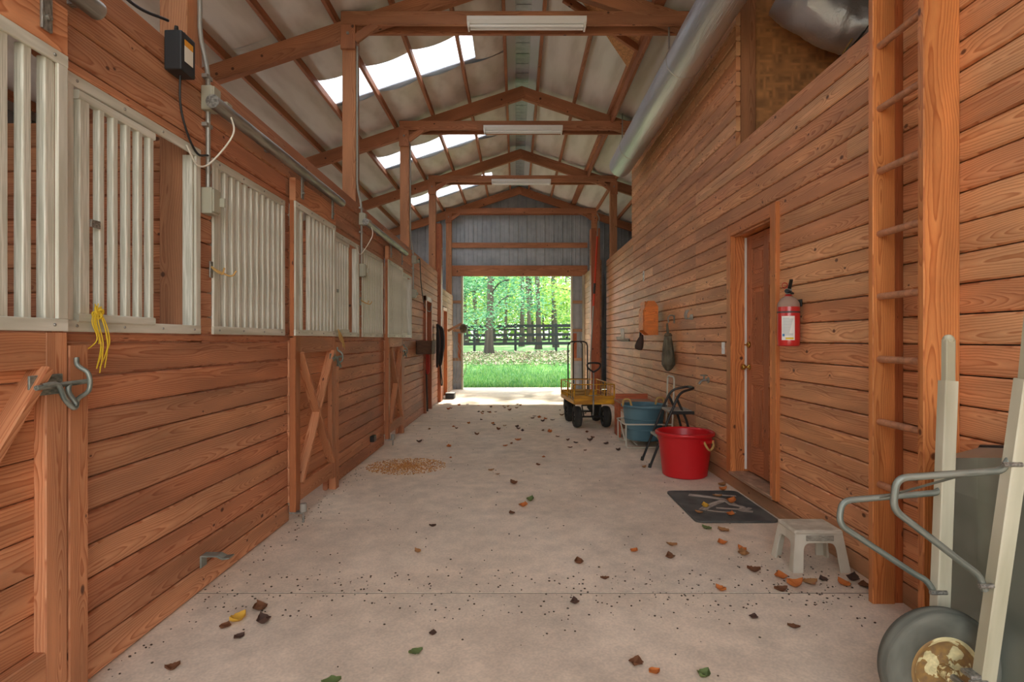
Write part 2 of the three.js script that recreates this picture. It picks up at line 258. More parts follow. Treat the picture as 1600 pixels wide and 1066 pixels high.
// stall doors
function latch(parent, x, y, d) {
  part('latch_plate', rbox(.008, .07, .14, x + .004, y, -d + .03, .003), MAT.iron, parent);
  part('latch_bolt', rod([x + .03, y - .005, -d + .1], [x + .03, y + .002, -d - .14], .009), MAT.iron, parent);
  part('latch_handle', tube([[x + .03, y, -d + .08], [x + .035, y, -d + .02], [x + .045, y - .05, -d - .0], [x + .055, y - .085, -d - .025], [x + .05, y - .075, -d - .045], [x + .035, y - .03, -d - .03], [x + .03, y, -d - .04]], .009, 30), MAT.iron, parent);
  part('latch_loop', tube([[x + .005, y + .09, -d - .105], [x + .01, y + .06, -d - .105], [x + .045, y + .03, -d - .11], [x + .047, y - .03, -d - .11], [x + .012, y - .06, -d - .105], [x + .005, y - .085, -d - .105]], .0085, 24), MAT.iron, parent);
}
BAYS.forEach((D, k) => {
  const lab = ['nearest sliding stall door with steel bars, cut off by left picture edge', 'middle sliding stall door with X brace and steel bar window', 'farthest sliding stall door with X brace, before the wooden crate'][k];
  const o = thing('stall_door', lab, 'stall door', [0, 0, 0], 0, 'sliding stall doors');
  const d0 = D - .93, d1 = D, xb = LX + .02, xf = LX + .065, MD = MAT.door;
  part('top_board', zBoard(-d0, -d1, 2.366, 2.535, xb, xf), one(MD), o);
  // barred window
  frameRect(o, d0, d1, 1.375, 2.366, xf - .012, .045, .014);
  for (let i = 0; i < 10; i++) if (k !== 1 || i !== 2) bar(o, d0 + .07 + i * (.79 / 9), 1.41, 2.33, xf - .026, .034);
  part('stile', yBoardX(xb, xf - .013, 1.36, 2.37, -d0 - .05, -d0), MAT.doorEdge, o); part('stile', yBoardX(xb, xf - .013, 1.36, 2.37, -d1, -d1 + .05), MAT.doorEdge, o);
  // boarded lower half
  const lo = .12, hi = 1.37;
  part('stile', yBoardX(xb, xf, k ? .075 : lo, hi, -d0 - .095, -d0), MAT.doorEdge, o); part('stile', yBoardX(xb, xf, lo, hi, -d1, -d1 + .095), one(MD), o);
  part('rail', zBoard(-d0 - .095, -d1 + .095, hi - .125, hi, xb, xf), one(MD), o); part('rail', zBoard(-d0 - .095, -d1 + .095, lo + .02, lo + .15, xb, xf), one(MD), o);
  for (let i = 1; i < 10; i++) { const y0 = Math.max(lo + .02, i * ROW), y1 = Math.min(hi - .02, (i + 1) * ROW); if (y1 - y0 > .02) part('panel_board', zBoard(-d0 - .02, -d1 + .02, y0 + .002, y1 - .002, LX - .01, xb + .004), one(MD), o); }
  const A = [xf - .018, lo + .15, -d0 - .10], B = [xf - .018, hi - .125, -d1 + .10], C = [xf - .018, hi - .125, -d0 - .10], E = [xf - .018, lo + .15, -d1 + .10];
  part('brace', beam(A, B, .085, .032, [1, 0, 0]).translate(0, 0, 0), one(MD), o);
  if (k) part('brace', beam(C, E, .085, .028, [1, 0, 0]).translate(.001, 0, 0), one(MD), o);
  // hangers and roller
  for (const d of [d0 + .12, d1 - .1]) { const h = part('hanger', rbox(.01, .17, .045, xf + .006, 2.49, -d, .003), MAT.galv, o); part('bolt', rod([xf + .01, 2.45, -d], [xf + .022, 2.45, -d], .01), MAT.galv, h); }
  latch(o, xf, 1.19, d1 - .07);
  const t = thing('door_track', ['galvanised round door track above the nearest barred grille', 'galvanised door track running toward the far stall door', 'galvanised door track above the near left door'][[2, 0, 1][k]], 'door track', [0, 0, 0], 0, 'galvanised door tracks');
  part('rail', rod([LX + .085, 2.60, -(d0 - 1.18)], [LX + .085, 2.60, -(d1 + .12)], .036, .036, 18), MAT.galv, t);
  for (let i = 0; i < 4; i++) part('bracket', rbox(.07, .05, .03, LX + .035, 2.625, -(d0 - 1.05 + i * .69), .004), MAT.galv, t);
  const p = thing('latch_post', ['short red wooden latch post left of the yellow rope', 'short wooden latch post beside the middle stall door', 'short wooden latch post beside the farthest stall door'][k], 'post', [0, 0, 0], 0, 'stall door latch posts');
  part('post', yBoardX(LX, LX + .062, .0, 1.325, -d1 - .105, -d1 - .012), one(MAT.door), p);
  if (k) {
    const r = thing('floor_roller', [0, 'grey floor guide roller at foot of the middle stall door', 'grey floor guide roller at foot of farthest stall door'][k], 'door roller', [LX + .07, 0, -d0 - .02], 0, 'door guide rollers');
    part('bracket', rbox(.1, .012, .06, 0, .075, 0, .003), MAT.galv, r); part('roller', rod([.045, .08, 0], [.045, .14, 0], .024, .024, 16), MAT.wire, r); part('pin', rod([.045, 0, 0], [.045, .08, 0], .008), MAT.galv, r);
  }
});
// far-left doorway casings
{
  const c = struct('door_1'); for (const [a, b] of [[10.36, 10.45], [11.06, 11.15]]) part('casing', yBoardX(LX - .04, LX + .045, 0, 2.15, -b, -a), MAT.redPost, c);
  part('casing', zBoard(-10.36, -11.15, 2.06, 2.15, LX - .04, LX + .045), MAT.redPost, c); part('slab', box(.04, 2.06, .62, LX - .07, 1.03, -10.755), MAT.doorslab, c);
  const e = struct('door_2'); for (const [a, b] of [[12.95, 13.04], [13.76, 13.85]]) part('casing', yBoardX(-1.74, -1.66, 0, 2.1, -b, -a), MAT.orange, e);
  part('casing', zBoard(-12.95, -13.85, 2.02, 2.1, -1.74, -1.66), MAT.orange, e); part('slab', box(.04, 2.02, .72, -1.76, 1.01, -13.4), MAT.doorslab, e);
}
// stall partitions, outer wall with openings
{
  const o = struct('wall_stall_partition');
  for (const d of [3.0, 6.05, 9.1, 12.15]) for (let i = 0; i < 19; i++) part('plank', xBoard(OL + .05, LX - .2, i * ROW + .002, (i + 1) * ROW - .002, -d - .16, -d - .12, .006), one(MAT.stall), o);
  const w = struct('wall_outer_left'), x = OL - .05;
  const ow = (z0, z1, y0, y1) => part('panel', box(.1, y1 - y0, Math.abs(z1 - z0), x, (y0 + y1) / 2, (z0 + z1) / 2), MAT.siding, w);
  ow(ZN, ZF, 0, 1.25); ow(ZN, ZF, 2.35, 3.75); let z = ZN;
  for (let k = 0; k < 5; k++) { const c = -(k * BAY + 1.5); ow(z, c + .75, 1.25, 2.35); z = c - .75; } ow(z, ZF, 1.25, 2.35);
  const r = struct('wall_outer_right'); part('panel', box(.1, 3.75, ZN - ZF, OR + .05, 1.875, (ZN + ZF) / 2), MAT.siding, r);
}

// ---------------------------------------------------------------- right wall
const wr = struct('wall_right'), RB = .104, RR = .1355;
const Rplank = (d0, d1, y0, y1, mat) => part('plank', zBoard(-d0, -d1, y0 + .003, y1 - .003, RX, RX + T, .008), one(mat), wr);
for (let i = 0; i < 22; i++) {
  const y0 = RB + i * RR, y1 = y0 + RR, m = MAT.right, over = i >= 16;
  Rplank(-ZN, 1.2, y0, y1, m);
  if (over) { Rplank(1.2, i % 2 ? 3.4 : 6.26, y0, y1, m); if (i % 2) Rplank(3.4, 6.26, y0, y1, m); } else { Rplank(1.2, 4.30, y0, y1, m); Rplank(5.24, 6.26, y0, y1, m); }
  const j = 7.4 + ((i * 7) % 5) * .42; Rplank(6.26, j, y0, y1, MAT.right); Rplank(j, 9.6, y0, y1, MAT.right); Rplank(9.6, 12.45, y0, y1, MAT.right);
}
for (let i = 22; i < 34; i++) { const y0 = RB + i * RR, j = 6.3 + ((i * 5) % 4) * .55; Rplank(5.12, j, y0, y0 + RR, MAT.right); Rplank(j, 9.72, y0, y0 + RR, MAT.right); }
part('skirt_board', zBoard(ZN, -4.3, 0, RB, RX - .005, RX + T), MAT.skirt, wr); part('skirt_board', zBoard(-4.3, -12.45, 0, RB, RX - .005, RX + T), MAT.skirt, wr);
for (let i = 0; i < 23; i++) part('plank', zBoard(-12.6, -15.4, i * RR + .002, (i + 1) * RR - .002, 1.86, 1.9, .006), one(MAT.whitewash), wr);
part('end_trim', yBoard(1.80, 1.9, 0, 3.1, -15.45, -15.4), MAT.handle, wr);
// end wall of the upper room facing the camera, framing, loft floor
{
  const o = struct('wall_loft'); part('board_panel', box(3.4, 3.4, .015, 3.78, 4.0, -5.22), MAT.osb, o);
  part('stud', yBoard(2.03, 2.17, 2.9, 5.0, -5.21, -5.14), MAT.post, o); part('loft_floor', box(OR - RX - .1, .05, 8.2, (OR + RX) / 2 + .02, 2.7, -1.1), MAT.osb, o);
  part('back_panel', box(3.4, 5, .05, 3.75, 2.4, -9.76), MAT.osb, o);
  const c = thing('flexible_duct', 'crumpled silver insulated duct in the loft above the wooden wall', 'duct');
  const pts = [[2.36, 4.38, -4.93], [2.6, 4.16, -4.86], [2.9, 3.98, -4.8], [3.35, 3.86, -4.7], [4.2, 3.75, -4.6]], g = tube(pts, .23, 70, 36); const p = g.attributes.position, n = g.attributes.normal;
  for (let i = 0; i < p.count; i++) { const k = .03 * (fbm(p.getX(i) * 9 + 40, p.getY(i) * 9 + p.getZ(i) * 7 + 40, 71, 3) - .5) * 2; p.setXYZ(i, p.getX(i) + n.getX(i) * k, p.getY(i) + n.getY(i) * k, p.getZ(i) + n.getZ(i) * k); } g.computeVertexNormals();
  part('duct_skin', g, MAT.foil, c); part('strap', new THREE.TorusGeometry(.235, .008, 8, 40).rotateY(Math.PI / 2).rotateZ(-.5).translate(2.9, 3.98, -4.8), MAT.black, c);
  const w = thing('loft_cable', 'thin pale cable hanging in front of the loft chipboard', 'cable'); part('cable', tube([[2.72, 3.78, -4.6], [2.6, 3.6, -4.55], [2.5, 3.3, -4.6], [2.25, 3.0, -4.65]], .006, 24, 6), MAT.rope, w);
  const w2 = thing('loft_conduit', 'short grey conduit standing in the loft below the silver duct', 'conduit'); part('pipe', rod([2.75, 2.75, -4.55], [2.75, 3.7, -4.55], .013), MAT.conduit, w2);
}
// entry door
{
  const o = struct('door_3'), xc = RX - .03;
  const y0 = .13, y1 = 2.385, a = 4.27, b = 5.27;
  part('casing', yBoardX(xc, RX + .02, y0, y1, -a - .1, -a), MAT.orange, o); part('casing', yBoardX(xc, RX + .02, y0, y1, -b, -b + .1), MAT.orange, o); part('casing', zBoard(-a - .1, -b + .1, y1 - .1, y1, xc, RX + .02), MAT.orange, o);
  part('jamb', yBoard(RX, RX + .17, y0, y1 - .08, -b + .06, -b + .09), MAT.orange, o); part('jamb', yBoard(RX, RX + .17, y0, y1 - .08, -a - .09, -a - .06), MAT.orange, o); part('jamb', xBoard(RX, RX + .17, y1 - .1, y1 - .08, -b + .06, -a - .06), MAT.orange, o);
  part('weather_strip', box(.02, 2.1, .012, RX + .112, 1.22, -b + .096), MAT.white, o);
  const xs = RX + .115, z0 = -b + .105, z1 = -a - .095, st = .11;
  part('slab', box(.03, 2.1, z1 - z0, xs + .03, 1.22, (z0 + z1) / 2), MAT.doorslab, o);
  for (const [u, v] of [[z0, z0 + st], [(z0 + z1) / 2 - .05, (z0 + z1) / 2 + .05], [z1 - st, z1]]) part('door_stile', yBoardX(xs, xs + .02, .17, 2.27, u, v), MAT.doorslab, o);
  for (const [u, v] of [[.17, .40], [.95, 1.13], [1.80, 1.92], [2.15, 2.27]]) for (const [p, q] of [[z0 + st, (z0 + z1) / 2 - .05], [(z0 + z1) / 2 + .05, z1 - st]]) part('door_rail', zBoard(q, p, u, v, xs, xs + .02), MAT.doorslab, o);
  for (const [u, v] of [[.44, .91], [1.17, 1.76], [1.96, 2.11]]) for (const [p, q] of [[z0 + st + .04, (z0 + z1) / 2 - .09], [(z0 + z1) / 2 + .09, z1 - st - .04]]) part('door_panel', yBoardX(xs + .006, xs + .02, u, v, p, q, .006), MAT.doorslab, o);
  const k = part('knob', [lathe([[0, 0], [.03, 0], [.028, .008], [.012, .012], [.011, .035], [.024, .04], [.029, .055], [.024, .068], [0, .072]], 24).rotateZ(Math.PI / 2).translate(xs, 1.10, z0 + .06)], MAT.brass, o);
  part('deadbolt', [lathe([[0, 0], [.03, 0], [.028, .012], [.02, .02], [0, .022]], 24).rotateZ(Math.PI / 2).translate(xs, 1.30, z0 + .06), box(.02, .012, .035, xs - .03, 1.30, z0 + .06)], MAT.brass, o);
  part('threshold', rbox(.19, .03, b - a - .12, RX + .06, .135, -(a + b) / 2, .006), MAT.greyWood, o);
}

// ---------------------------------------------------------------- roof: trusses, purlins, insulation, skylights
const TR = [-1.45, -.02, 2.98, 6.12, 9.17, 12.2, 15.2];
const PURL = [-5.05, -4.35, -3.75, -3.15, -2.55, -1.95, -1.35, -.75, -.15, .35, .95, 1.55, 2.15, 2.75, 3.35, 3.95, 4.55, 5.2];
const nth = ['behind the camera', 'overhead', 'nearest, before the first light', 'carrying the nearest strip light', 'carrying the middle strip light', 'carrying the farthest strip light', 'at the far metal gable'];
TR.forEach((d, k) => {
  const o = thing('roof_truss', `stained timber roof truss with posts, ${nth[k]}`, 'truss', [0, 0, 0], 0, 'roof trusses'), M = MAT.truss;
  const rafter = (s) => { const xe = s < 0 ? OL : OR - .1, off = .10; return [beam([RIDGE - s * .03, ry(RIDGE) + .01 - off, -d - .07 - s * .002], [xe, ry(xe) - off, -d - .07 - s * .002], .19, .09), 0]; };
  for (const s of [-1, 1]) part('rafter', rafter(s)[0], one(M), o);
  const tl = -1.87, tr = 2.16;
  part('tie_beam', xBoard(tl, tr, 4.715, 4.86, -d, -d + .042), one(M), o); part('tie_beam', xBoard(tl, tr, 4.715, 4.86, -d - .19, -d - .148), one(M), o);
  for (const [x, m] of [[-1.795, MAT.post], [2.10, MAT.post]]) {
    part('post', yBoard(x - .0725, x + .0725, 0, 4.70, -d - .145, -d), m, o);
    if (x < 0 || k > 4) { const c = part('corbel', yBoard(x - .08, x + .08, 4.46, 4.715, -d + .002, -d + .042), one(M), o); part('bolt', rod([x, 4.62, -d + .04], [x, 4.62, -d + .055], .016, .016, 8), MAT.galv, c); }
    if (k > 2) part('knee_brace', beam([x < 0 ? x + .07 : x - .07, 4.56, -d + .02], [x < 0 ? x + .3 : x - .3, 4.73, -d + .02], .09, .036), one(M), o);
  }
});
{
  const c = struct('ceiling'), sk = [[-2.55, -.57]], SK = []; for (let n = -2; n < 3; n++) SK.push([7.3 + BAY * n, 8.05 + BAY * n]);
  const slab = (x0, x1, z0, z1, up, t, mat, name) => { const s = (x0 + x1) / 2 < RIDGE ? 1 : -1; part(name, beam([x0, ry(x0) + up, (z0 + z1) / 2], [x1, ry(x1) + up, (z0 + z1) / 2], t, Math.abs(z1 - z0)), mat, c); };
  // metal roof with openings for the translucent sheets
  slab(-5.7, -2.58, ZN + .3, ZF - .3, .125, .03, MAT.roofmetal, 'roof_sheet'); slab(-.57, RIDGE, ZN + .3, ZF - .3, .125, .03, MAT.roofmetal, 'roof_sheet'); slab(RIDGE, 5.9, ZN + .3, ZF - .3, .125, .03, MAT.roofmetal, 'roof_sheet');
  let z = ZN + .3; for (const [a, b] of SK) { slab(-2.58, -.57, z, -a, .125, .03, MAT.roofmetal, 'roof_sheet'); z = -b; slab(-2.58, -.57, -a, -b, .125, .004, MAT.sky, 'skylight_pane'); } slab(-2.58, -.57, z, ZF - .3, .125, .03, MAT.roofmetal, 'roof_sheet');
  for (let x of PURL) for (let k = 0; k + 1 < TR.length; k++) { const w = x === 1.55 ? .12 : .042, a = -TR[k], b = k + 2 === TR.length ? ZF : -TR[k + 1]; part('purlin', zBoard(a, b, ry(x) + .002, ry(x) + .095, x - w / 2, x + w / 2), one(MAT.truss), c); if (x === 1.55 && k > 2 && k < 5) part('purlin', zBoard(a - .15, b, ry(x) - .14, ry(x) + .0, x - .02, x + .02), one(MAT.truss), c); }
  const blanket = (x0, x1, za, zb) => {
    const nx = 8, nz = Math.max(2, Math.round((za - zb) / .16)), g = new THREE.PlaneGeometry(1, 1, nx, nz), p = g.attributes.position, sd = Math.floor(R() * 900);
    for (let i = 0; i < p.count; i++) {
      const u = p.getX(i) + .5, v = .5 - p.getY(i), x = x0 + (x1 - x0) * u, zz = za + (zb - za) * v, edge = 4 * u * (1 - u);
      p.setXYZ(i, x, ry(x) + .088 - .024 * edge - .022 * edge * fbm(x * 3 + 30, zz * 2.5 + 40, sd, 3) - .012 * edge * Math.pow(Math.abs(Math.sin(zz * 2.06)), 12), zz);
    }
    g.computeVertexNormals(); const m = part('insulation_blanket', g, MAT.insulD, c); return m;
  };
  MAT.insulD = MAT.insul.clone(); MAT.insulD.side = THREE.DoubleSide;
  for (let i = 0; i + 1 < PURL.length; i++) {
    const x0 = PURL[i] + .02, x1 = PURL[i + 1] - .02; if (PURL[i] === -.15) continue;
    for (let k = 0; k + 1 < TR.length; k++) {
      const a = -TR[k], b = k + 2 === TR.length ? ZF : -TR[k + 1];
      const lit = x0 > -2.6 && x1 < -.1 ? SK.find(([p, q]) => -p < a && -q > b) : null;
      if (!lit) blanket(x0, x1, a, b);
      else { blanket(x0, x1, a, -lit[0] + rr(-.03, .05)); blanket(x0, x1, -lit[1] - rr(-.03, .05), b); if (PURL[i] === -.75) blanket(-.57, x1, -lit[0], -lit[1]); }
    }
  }
  // bare ridge: battens, seen as grey boards
  for (let i = 0; i < 55; i++) part('ridge_batten', box(.42, .012, .29, RIDGE, 5.53, ZN - .2 - i * .305), MAT.siding, c);
  const q = part('plywood_patch', extr([[.6, -6.3], [1.5, -6.3], [1.5, -7.6], [1.1, -7.0]], .012).rotateX(Math.PI / 2), MAT.osb, c);
  { const p = q.geometry.attributes.position; for (let i = 0; i < p.count; i++) p.setXYZ(i, p.getX(i), ry(p.getX(i)) + .0 - (p.getY(i) < -.006 ? .012 : 0), p.getZ(i)); q.geometry.computeVertexNormals(); }
  part('patch_brace', beam([.55, ry(.55) - .05, -6.5], [1.5, ry(1.5) - .05, -7.0], .1, .04), one(MAT.truss), c);
}
// gable and side walls in ribbed sheet metal
function sheetWall(parent, x0, x1, y0, y1, z, dir) { // sheets .686 wide with ribs every .229; y may be a function of x
  const f = (y) => typeof y === 'function' ? y : () => y, Y0 = f(y0), Y1 = f(y1), N = Math.max(1, Math.round((x1 - x0) / .686)), w = (x1 - x0) / N;
  for (let s = 0; s < N; s++) {
    const a = x0 + s * w, pts = [], n = 3, rw = w / n; for (let i = 0; i < n; i++) { const c = a + i * rw; pts.push([c, 0], [c + .012, .02], [c + .032, .02], [c + .044, 0], [c + rw * .5, 0], [c + rw * .5 + .008, .005], [c + rw * .5 + .02, .005], [c + rw * .5 + .028, 0]); } pts.push([a + w, 0]);
    const pos = []; for (const th of [0, -.003]) for (let i = 0; i + 1 < pts.length; i++) {
      const [p, q] = [pts[i], pts[i + 1]], v = [[p[0], Y0(p[0]), z + dir * (p[1] + th)], [q[0], Y0(q[0]), z + dir * (q[1] + th)], [q[0], Y1(q[0]), z + dir * (q[1] + th)], [p[0], Y1(p[0]), z + dir * (p[1] + th)]];
      for (const k of (th === 0) === (dir > 0) ? [0, 1, 2, 0, 2, 3] : [0, 2, 1, 0, 3, 2]) pos.push(...v[k]);
    }
    const g = new THREE.BufferGeometry(); g.setAttribute('position', new THREE.Float32BufferAttribute(pos, 3)); g.setAttribute('uv', new THREE.Float32BufferAttribute(pos.flatMap((_, i) => i % 3 ? [] : [pos[i], pos[i + 1]]), 2)); g.computeVertexNormals();
    part('metal_sheet', g, MAT.siding, parent);
  }
}
const roofY = (x) => ry(x) + .11;
{
  const o = struct('wall_far'), z = ZF, A = -1.43, B = 1.49, H = 3.07;
  sheetWall(o, OL, A, 0, roofY, z, 1); sheetWall(o, A, B, H, roofY, z, 1); sheetWall(o, B, OR, 0, roofY, z, 1);
  part('header', xBoard(-1.86, 1.94, H, H + .29, z + .03, z + .08), one(MAT.truss), o); part('girt', xBoard(-1.74, 1.94, 3.84, 3.98, z + .03, z + .07), one(MAT.truss), o);
  for (const y of [.81, 1.6, 2.37]) { part('girt', xBoard(-1.72, A - .03, y - .04, y + .04, z + .03, z + .07), MAT.greyWood, o); part('girt', xBoard(B + .03, 1.8, y - .04, y + .04, z + .03, z + .07), MAT.greyWood, o); }
  part('jamb', yBoard(A - .05, A, 0, H, z - .02, z + .1), MAT.handle, o); part('jamb', yBoard(B, B + .05, 0, H, z - .02, z + .1), MAT.handle, o);
  part('blocking', yBoard(A - .14, A - .06, .85, 1.52, z + .03, z + .06), MAT.redPost, o); part('blocking', yBoard(B + .07, B + .16, .85, 1.52, z + .03, z + .06), MAT.redPost, o);
  const n = struct('wall_near'); sheetWall(n, OL, -1.75, 0, roofY, ZN, -1); sheetWall(n, -1.75, 2.05, 4.3, roofY, ZN, -1); sheetWall(n, 2.05, OR, 0, roofY, ZN, -1);
}
// tall bolted posts at the end of the planked walls
for (const [x0, x1, h, lab] of [[-1.78, -1.62, 3.86, 'tall red wooden post on left, black halter hanging beside it'], [1.63, 1.82, 3.76, 'tall red wooden post on right, orange pole leaning on it']]) {
  const o = thing('bolted_post', lab, 'post', [(x0 + x1) / 2, 0, -12.45], 0, 'tall bolted posts'), w = x1 - x0;
  part('timber', yBoard(-w / 2, w / 2, 0, h, -.12, .15), MAT.redPost, o); const sx = x0 < 0 ? w / 2 : -w / 2;
  for (let i = 0; i < 9; i++) part('bolt', rod([sx, .3 + i * .38, .0], [sx + Math.sign(sx) * .012, .3 + i * .38, .0], .014, .014, 8), MAT.chrome, o);
}

// ---------------------------------------------------------------- silver duct along the right wall
{
  const o = thing('duct', 'long silver foil duct running along top of the right wooden wall', 'duct'), g = new THREE.CylinderGeometry(.18, .18, 12, 40, 90, true).rotateX(Math.PI / 2).translate(1.66, 4.10, -3.0);
  const p = g.attributes.position; for (let i = 0; i < p.count; i++) { const a = Math.atan2(p.getY(i) - 4.1, p.getX(i) - 1.66), k = 1 + .05 * (fbm(a * 3 + 20, p.getZ(i) * 5 + 90, 81, 4) - .5); p.setX(i, 1.66 + (p.getX(i) - 1.66) * k); p.setY(i, 4.1 + (p.getY(i) - 4.1) * k); } g.computeVertexNormals();
  part('duct_skin', g, MAT.foil, o); for (const d of [5.6, 8.1]) part('seam_band', new THREE.TorusGeometry(.183, .004, 6, 40).translate(1.66, 4.1, -d), MAT.chrome, o);
  part('end_cap', new THREE.SphereGeometry(.178, 30, 10, 0, 6.284, 0, Math.PI / 2).scale(1, .35, 1).rotateX(-Math.PI / 2).translate(1.66, 4.10, -9.0), MAT.foil, o);
  for (const d of [3.2, 6.1, 8.8]) part('hanger_strap', box(.012, .62, .03, 1.66, 4.56, -d - .07), MAT.galv, o);
}
// strip lights (switched off) on the tie beams
[6.12, 9.17, 12.2].forEach((d, k) => {
  const o = thing('strip_light', ['nearest white fluorescent strip light on the timber tie beam', 'middle white fluorescent strip light on its tie beam', 'farthest white fluorescent strip light on its tie beam'][k], 'strip light', [.115, 4.70, -d + .075], 0, 'strip lights on the tie beams');
  part('housing', extr([[-.055, .055], [.055, .055], [.055, .02], [.03, -.01], [-.03, -.01], [-.055, .02]], 1.26, .002).rotateY(Math.PI / 2).translate(-.63, 0, 0), MAT.white, o);
  for (const z of [-.028, .028]) part('lamp_tube', rod([-.6, -.035, z], [.6, -.035, z], .016, .016, 14), MAT.tubeGlass, o);
  for (const x of [-.615, .615]) part('lamp_holder', rbox(.02, .06, .1, x, -.03, 0, .004), MAT.white, o);
});
// ---------------------------------------------------------------- electrics on the left wall
[3.07, 6.12, 9.2].forEach((d, k) => {
  const c = thing('wall_conduit', ['grey conduit on nearest left post, above the first switch box', 'grey conduit on second left post, down to switch box', 'grey conduit on third left post near the lighter boards'][k], 'conduit', [0, 0, 0], 0, 'conduits on the left wall'), x = LX + .02;
  part('pipe', bent([[x, 2.16, -d], [x, 2.80, -d], [LX - .025, 2.98, -d - (k ? .0 : .0)], [LX - .025, 4.5, -d]], .0125, .08), MAT.conduit, c);
  for (const y of [2.5, 2.76]) part('clip', box(.03, .02, .06, x - .006, y, -d), MAT.conduit, c);
  const b = thing('junction_box', ['grey junction box at start of the nearest door track', 'grey junction box on second left conduit', 'grey junction box on third left conduit'][k], 'junction box', [LX + .03, 2.64, -d], 0, 'grey junction boxes');
  part('box', rbox(.06, .13, .075, 0, 0, 0, .006), MAT.boxgrey, b); part('cover', rbox(.012, .12, .068, .035, 0, 0, .003), MAT.boxgrey, b); part('outlet', rbox(.045, .05, .06, .055, -.02, -.06, .006), MAT.boxgrey, b);
  const s = thing('switch_box', ['grey switch box left of the first bar grille', 'grey switch box left of the second bar grille', 'grey switch box on the pale far boards'][k], 'switch box', [LX + .03, 2.09, -d], 0, 'grey switch boxes');
  part('box', rbox(.06, .14, .08, 0, 0, 0, .006), MAT.boxgrey, s); part('cover', rbox(.01, .12, .07, .035, 0, 0, .003), MAT.boxgrey, s); part('lever', rbox(.03, .05, .012, .05, .0, -.03, .003), MAT.boxgrey, s);
  if (k === 2) part('cord', tube([[LX + .09, 2.62, -d - .08], [LX + .1, 2.66, -d - .16], [LX + .05, 2.3, -d - .6], [LX + .03, 1.95, -d - 1.1], [LX + .05, 1.88, -d - 1.6], [LX + .03, 2.05, -d - 1.95]], .008, 40, 6).translate(-LX - .03, -2.64, d), MAT.black, b);
  else part('cord', tube([[LX + .1, 2.60, -d - .07], [LX + .12, 2.48, -d - .07], [LX + .05, 2.30, -d + .02], [LX + .03, 2.25, -d + .12], [LX + .03, 2.32, -d + .22]], .005, 40, 6).translate(-LX - .03, -2.64, d), MAT.paper, b);
});
{
  const o = thing('fence_charger', 'black electric fence charger box mounted high on the left wall', 'charger', [LX + .045, 2.73, -2.77]);
  part('case', rbox(.085, .19, .12, 0, 0, 0, .008), MAT.black, o); part('label', box(.002, .09, .07, .043, .0, .0), MAT.paper, o); part('label_band', box(.003, .03, .07, .043, .045, 0), sm({ color: '#e09a2c' }), o);
  for (const z of [-.03, .03]) part('terminal', rod([.0, .095, z], [.0, .125, z], .012, .009), MAT.blackMetal, o);
  part('cord', tube([[LX + .04, 2.64, -2.78], [LX + .03, 2.5, -2.80], [LX + .03, 2.38, -2.86], [LX + .03, 2.31, -2.95], [LX + .035, 2.33, -3.04]], .006, 40, 6).translate(-LX - .045, -2.73, 2.77), MAT.black, o);
  const e = thing('charger_lead', 'black cable lying along the top edge of left wall', 'cable'); part('cable', tube([[LX - .01, 2.84, -2.2], [LX + .0, 2.82, -2.5], [LX + .03, 2.86, -2.7]], .007, 24, 6), MAT.black, e);
  const y = thing('yellow_rope', 'frayed yellow rope knotted on the nearest window sash', 'rope'); const yx = LX + .035, yz = -2.24;
  for (let i = 0; i < 9; i++) { const a = rr(-.05, .06), b = rr(.05, .17); part('strand', tube([[yx, 1.47 + rr(-.01, .02), yz + rr(-.02, .02)], [yx + .01, 1.42, yz - a], [yx + .015, 1.37 - b * .3, yz - a - .02], [yx + .01, 1.38 - b, yz - a + rr(-.05, .05)]], .0024, 20, 6), MAT.yellowRope, y); }
  part('knot', new THREE.TorusKnotGeometry(.016, .0045, 50, 6).rotateY(1.5).translate(yx, 1.45, yz), MAT.yellowRope, y);
  const h = [[3.12, 1.72, 'small wire hooks beside the first bar grille'], [6.12, 1.75, 'wire hooks beside the second bar grille']];
  for (const [d, yy, lab] of h) { const k = thing('bridle_hook', lab, 'hook', [LX + .005, yy, -d], 0, 'wire hooks on left wall'); for (const s of [-1, 1]) part('prong', tube([[0, .03, 0], [.04, .0, s * .02], [.09, -.02, s * .05], [.11, .01, s * .065]], .005, 20, 6), MAT.rope, k); part('plate', rbox(.008, .09, .03, .004, .01, 0, .003), MAT.galv, k); }
  const b = thing('bent_bracket', 'bent grey steel strap sticking out of lowest left plank', 'bracket', [LX, .13, -3.05]);
  part('strap', extr([[0, 0], [.0, .0], [.0, .06], [.005, .065], [.09, .065], [.12, .05], [.155, .055], [.155, .049], [.118, .043], [.088, .058], [.008, .058], [.006, 0]], .055, .001).translate(0, 0, -.03), MAT.iron, b);
  const b2 = thing('rusty_bracket', 'small rusty bracket low on the wall beside the spilled grain', 'bracket', [LX, .2, -6.6]); part('strap', rbox(.05, .07, .12, .025, 0, 0, .01), MAT.blackMetal, b2);
  const tw = thing('baling_twine', 'tuft of old twine tied beside the middle stall door grille', 'twine'); for (let i = 0; i < 7; i++) part('strand', tube([[LX + .07, 1.44, -5.16], [LX + .1, 1.38 + rr(-.03, .03), -5.16 + rr(-.06, .06)], [LX + .1, 1.3 + rr(-.05, .03), -5.2 + rr(-.08, .06)]], .004, 12, 5), MAT.rope, tw);
}
